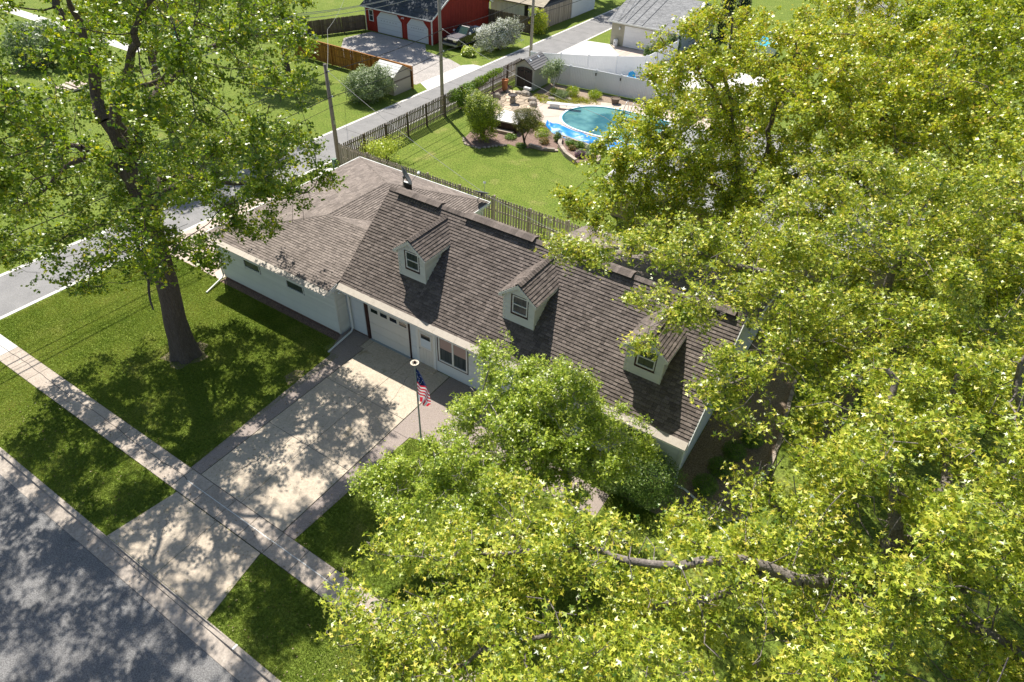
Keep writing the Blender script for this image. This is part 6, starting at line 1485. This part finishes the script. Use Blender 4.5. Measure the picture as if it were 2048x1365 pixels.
MB().tube([(-9.1, 36.5, 0), (-9.1, 36.5, .95)], .075, 10).build('trunk_wrap', WHITEM, bpy.data.objects['young_tree'])
for i, (x, y, r, h, mt, lb) in enumerate(((-7.6, 35.3, .55, .7, SAGE, 'spiky grey green clump nearest the diving board'), (-7.2, 36.5, .62, .75, DG, 'dark spiky clump behind the grey green one'), (-5.3, 37.3, .60, .62, DG, 'spiky iris clump against the white fence'), (-8.5, 35.7, .5, .5, GG, 'bright green clump beside the young tree'), (.2, 37.5, .4, .3, GG, 'low green tuft behind the pool ladder'))):
    shrub('iris_clump', (x, y, 0), lb, [(x, y, h*.5, r, r, h*.55)], 1500, .20, mt, 30 + i, 4, cat='plant', tint=(.6, .2), shape=np.array([[-.06, -.5, 0], [.06, -.5, 0], [0, .6, 0]]), up=.0, outw=.3)
shrub('ground_cover', (-7.6, 34.4, 0), 'golden yellow ground cover around the back of the pool', [(-9.3, 34.4, .08, .9, .6, .12), (-8.2, 33.7, .08, 1.0, .5, .12), (-7.0, 34.8, .08, 1.3, .6, .12), (-5.6, 36.1, .08, 1.3, .6, .12), (-6.2, 35.5, .08, 1.1, .6, .12)], 6500, .10, GOLD, 41, 2, cat='plant', tint=(.6, .25), bump=.05, shell=.1, up=1.2)
shrub('ground_cover', (-6.2, 28.6, 0), 'yellow green ground cover between the flagstones and the tarp', [(-6.3, 28.9, .07, .9, .5, .1), (-5.4, 28.0, .07, .8, .5, .1)], 2200, .10, GOLD, 42, 1, cat='plant', tint=(.35, .25), bump=.05, shell=.1, up=1.2)
FPL = [(-4.6, 27.0, .75, .55, DG, 'leafy daylily clump behind the topiary'), (-3.8, 25.9, .42, .35, ORB, 'low orange tinged mound in the mulch'), (-3.2, 26.9, .32, .8, BOX, 'upright dark green plant at the corner of the flower bed'), (-2.0, 26.9, .40, .35, BOX, 'dark leafy perennial by the back edging of the flower bed'),
       (-1.5, 26.2, .26, .3, ORB, 'orange flowering mound in the middle of the flower bed'), (-1.2, 26.9, .42, .5, BOX, 'dark green perennial next to the tarp side edging'), (-.6, 26.0, .35, .3, SAGE, 'grey green perennial in the flower bed'), (-.3, 26.8, .4, .5, SAGE, 'bluish leafed perennial below the tarp'), (-.4, 25.4, .40, .45, PURP, 'purple leafed mound in the flower bed'),
       (.2, 25.9, .33, .4, SAGE, 'pale perennial at the right of the purple mound'), (-6.4, 25.1, .5, .3, BOX, 'low dark plants between the yew and topiary'), (-9.2, 24.6, .6, .35, BOX, 'low dark groundcover behind the yew'), (-4.9, 24.3, .45, .2, BOX, 'dark tuft at the foot of the topiary'), (-2.4, 27.2, .25, .35, WBL, 'pale flowering perennial at the left of the flower bed')]
for i, (x, y, r, h, mt, lb) in enumerate(FPL):
    shrub('flower_clump', (x, y, 0), lb, [(x, y, h*.5, r, r, h*.6)], 900, .10, mt, 60 + i, 3, cat='plant', tint=(.5, .25), up=.7, shell=.2)
for i in range(7):
    x, y = -5.0 + .12*i, 47.6 + 1.05*i
    shrub('arborvitae', (x, y, 0), 'narrow arborvitae in the row before the beige garage, number %s from the near end' % ('one two three four five six seven'.split()[i]), [(x, y, 1.1, .42, .42, 1.15), (x, y, 1.8, .26, .26, .7)], 1500, .12, BOX, 80 + i, 2, cat='shrub', group='arborvitae row', tint=(.3, .25), bump=.05)
for i, (x, y) in enumerate(((-2.6, 63.6), (-1.1, 64.4))):
    shrub('cypress', (x, y, 0), 'tall dark columnar evergreen behind the beige garage, ' + ('left one' if i == 0 else 'right one'), [(x, y, 2.9, .85, .85, 3.1), (x, y, 4.6, .6, .6, 2.2)], 7000, .16, JUN, 90 + i, 2, cat='tree', group='columnar evergreens', tint=(.4, .25), bump=.05)
shrub('juniper', (-50.2, 13.3, 0), 'broad grey green juniper glimpsed through the left tree', [(-50.2, 13.3, 1.6, 3.0, 3.0, 2.0)], 9000, .28, SAGE, 95, 3, tint=(.25, .2), bump=.08)

# ================================================================== GRASS BLADES (near lawns)
def grass(name, rects, holes, dens, hgt, wid, seed, tint=(.45, .22)):
    rng = np.random.default_rng(seed); P = []
    for (x0, x1, y0, y1, dn) in rects:
        k = int((x1 - x0)*(y1 - y0)*dens*dn); P.append(np.stack([rng.uniform(x0, x1, k), rng.uniform(y0, y1, k)], 1))
    P = np.concatenate(P); ok = np.ones(len(P), bool)
    for (x0, x1, y0, y1) in holes: ok &= ~((P[:, 0] > x0) & (P[:, 0] < x1) & (P[:, 1] > y0) & (P[:, 1] < y1))
    P = P[ok]; n = len(P); th = rng.uniform(0, 6.28, n); h = hgt*rng.uniform(.5, 1.3, n); ln = rng.normal(0, .6, (n, 2))*h[:, None]
    z0 = np.zeros(n); a = np.stack([P[:, 0] - np.cos(th)*wid, P[:, 1] - np.sin(th)*wid, z0], 1); b = np.stack([P[:, 0] + np.cos(th)*wid, P[:, 1] + np.sin(th)*wid, z0], 1)
    c = np.stack([P[:, 0] + ln[:, 0], P[:, 1] + ln[:, 1], h], 1)
    big = np.sin(P[:, 0]*.9 + 1.3*np.sin(P[:, 1]*.6))*np.sin(P[:, 1]*.8 + np.sin(P[:, 0]*.7)) * .16 + .10*np.sin(P[:, 0]*2.9 + P[:, 1]*1.7)*np.sin(P[:, 1]*3.3 - P[:, 0])
    big = big*1.7 + .05*np.sign(np.sin(P[:, 0]*5.2)); t = np.clip(rng.normal(tint[0], tint[1], n) + big, 0, 1)
    o = link(name, tri_mesh(name, np.stack([a, b, c], 1).reshape(-1, 3), 1, t, BLADE)); tag(o, kind='stuff'); return o
holes = [(-60, 60, -10.21, -9.255), (1.04, 1.62, -9.25, .1), (1.6, 6.2, -9.3, 1), (6.15, 6.72, -9.3, .7), (1.42, 6.3, -12.9, -10.2), (1.22, 6.6, -12.9, -11.9), (6.7, 15.3, -2.6, .7), (-8.6, .1, -.42, 1), (0, 1.1, -1.2, .7), (-14.3, -8.5, -.36, 9.4), (6.7, 7.1, -4.6, -2.4)]
grass('grass', [(-14.2, 17, -12.8, 0, 1), (-14.2, -8.7, 9.5, 11.8, .6)], holes, 1900, .045, .011, 3)

# fallen leaves, catkins and grit on the paving and lawn
rl = np.random.default_rng(77); n_ = 1500
PX_ = np.concatenate([np.stack([rl.uniform(-8, 14, 600), rl.uniform(-13.4, -8.9, 600)], 1), np.stack([rl.uniform(-9, 14, 500), -12.99 - np.abs(rl.normal(0, .10, 500))], 1), np.stack([rl.uniform(.8, 7, 400), rl.uniform(-9, .3, 400)], 1)])
zz = np.where(PX_[:, 1] < -12.97, -.108, .034)
V = leaves(np.column_stack([PX_, zz]), .05, rl, LEAF2, up=3.0, spread=.3)
LITTER = leaf_mat('dry leaf litter', [(0, (.10, .05, .02)), (.6, (.26, .14, .05)), (1, (.34, .34, .06))], [(0, (.1, .05, .02)), (1, (.2, .15, .04))], .2)
tag(link('leaf_litter', tri_mesh('leaf_litter', V, 2, rl.random(len(PX_)), LITTER)), kind='stuff')
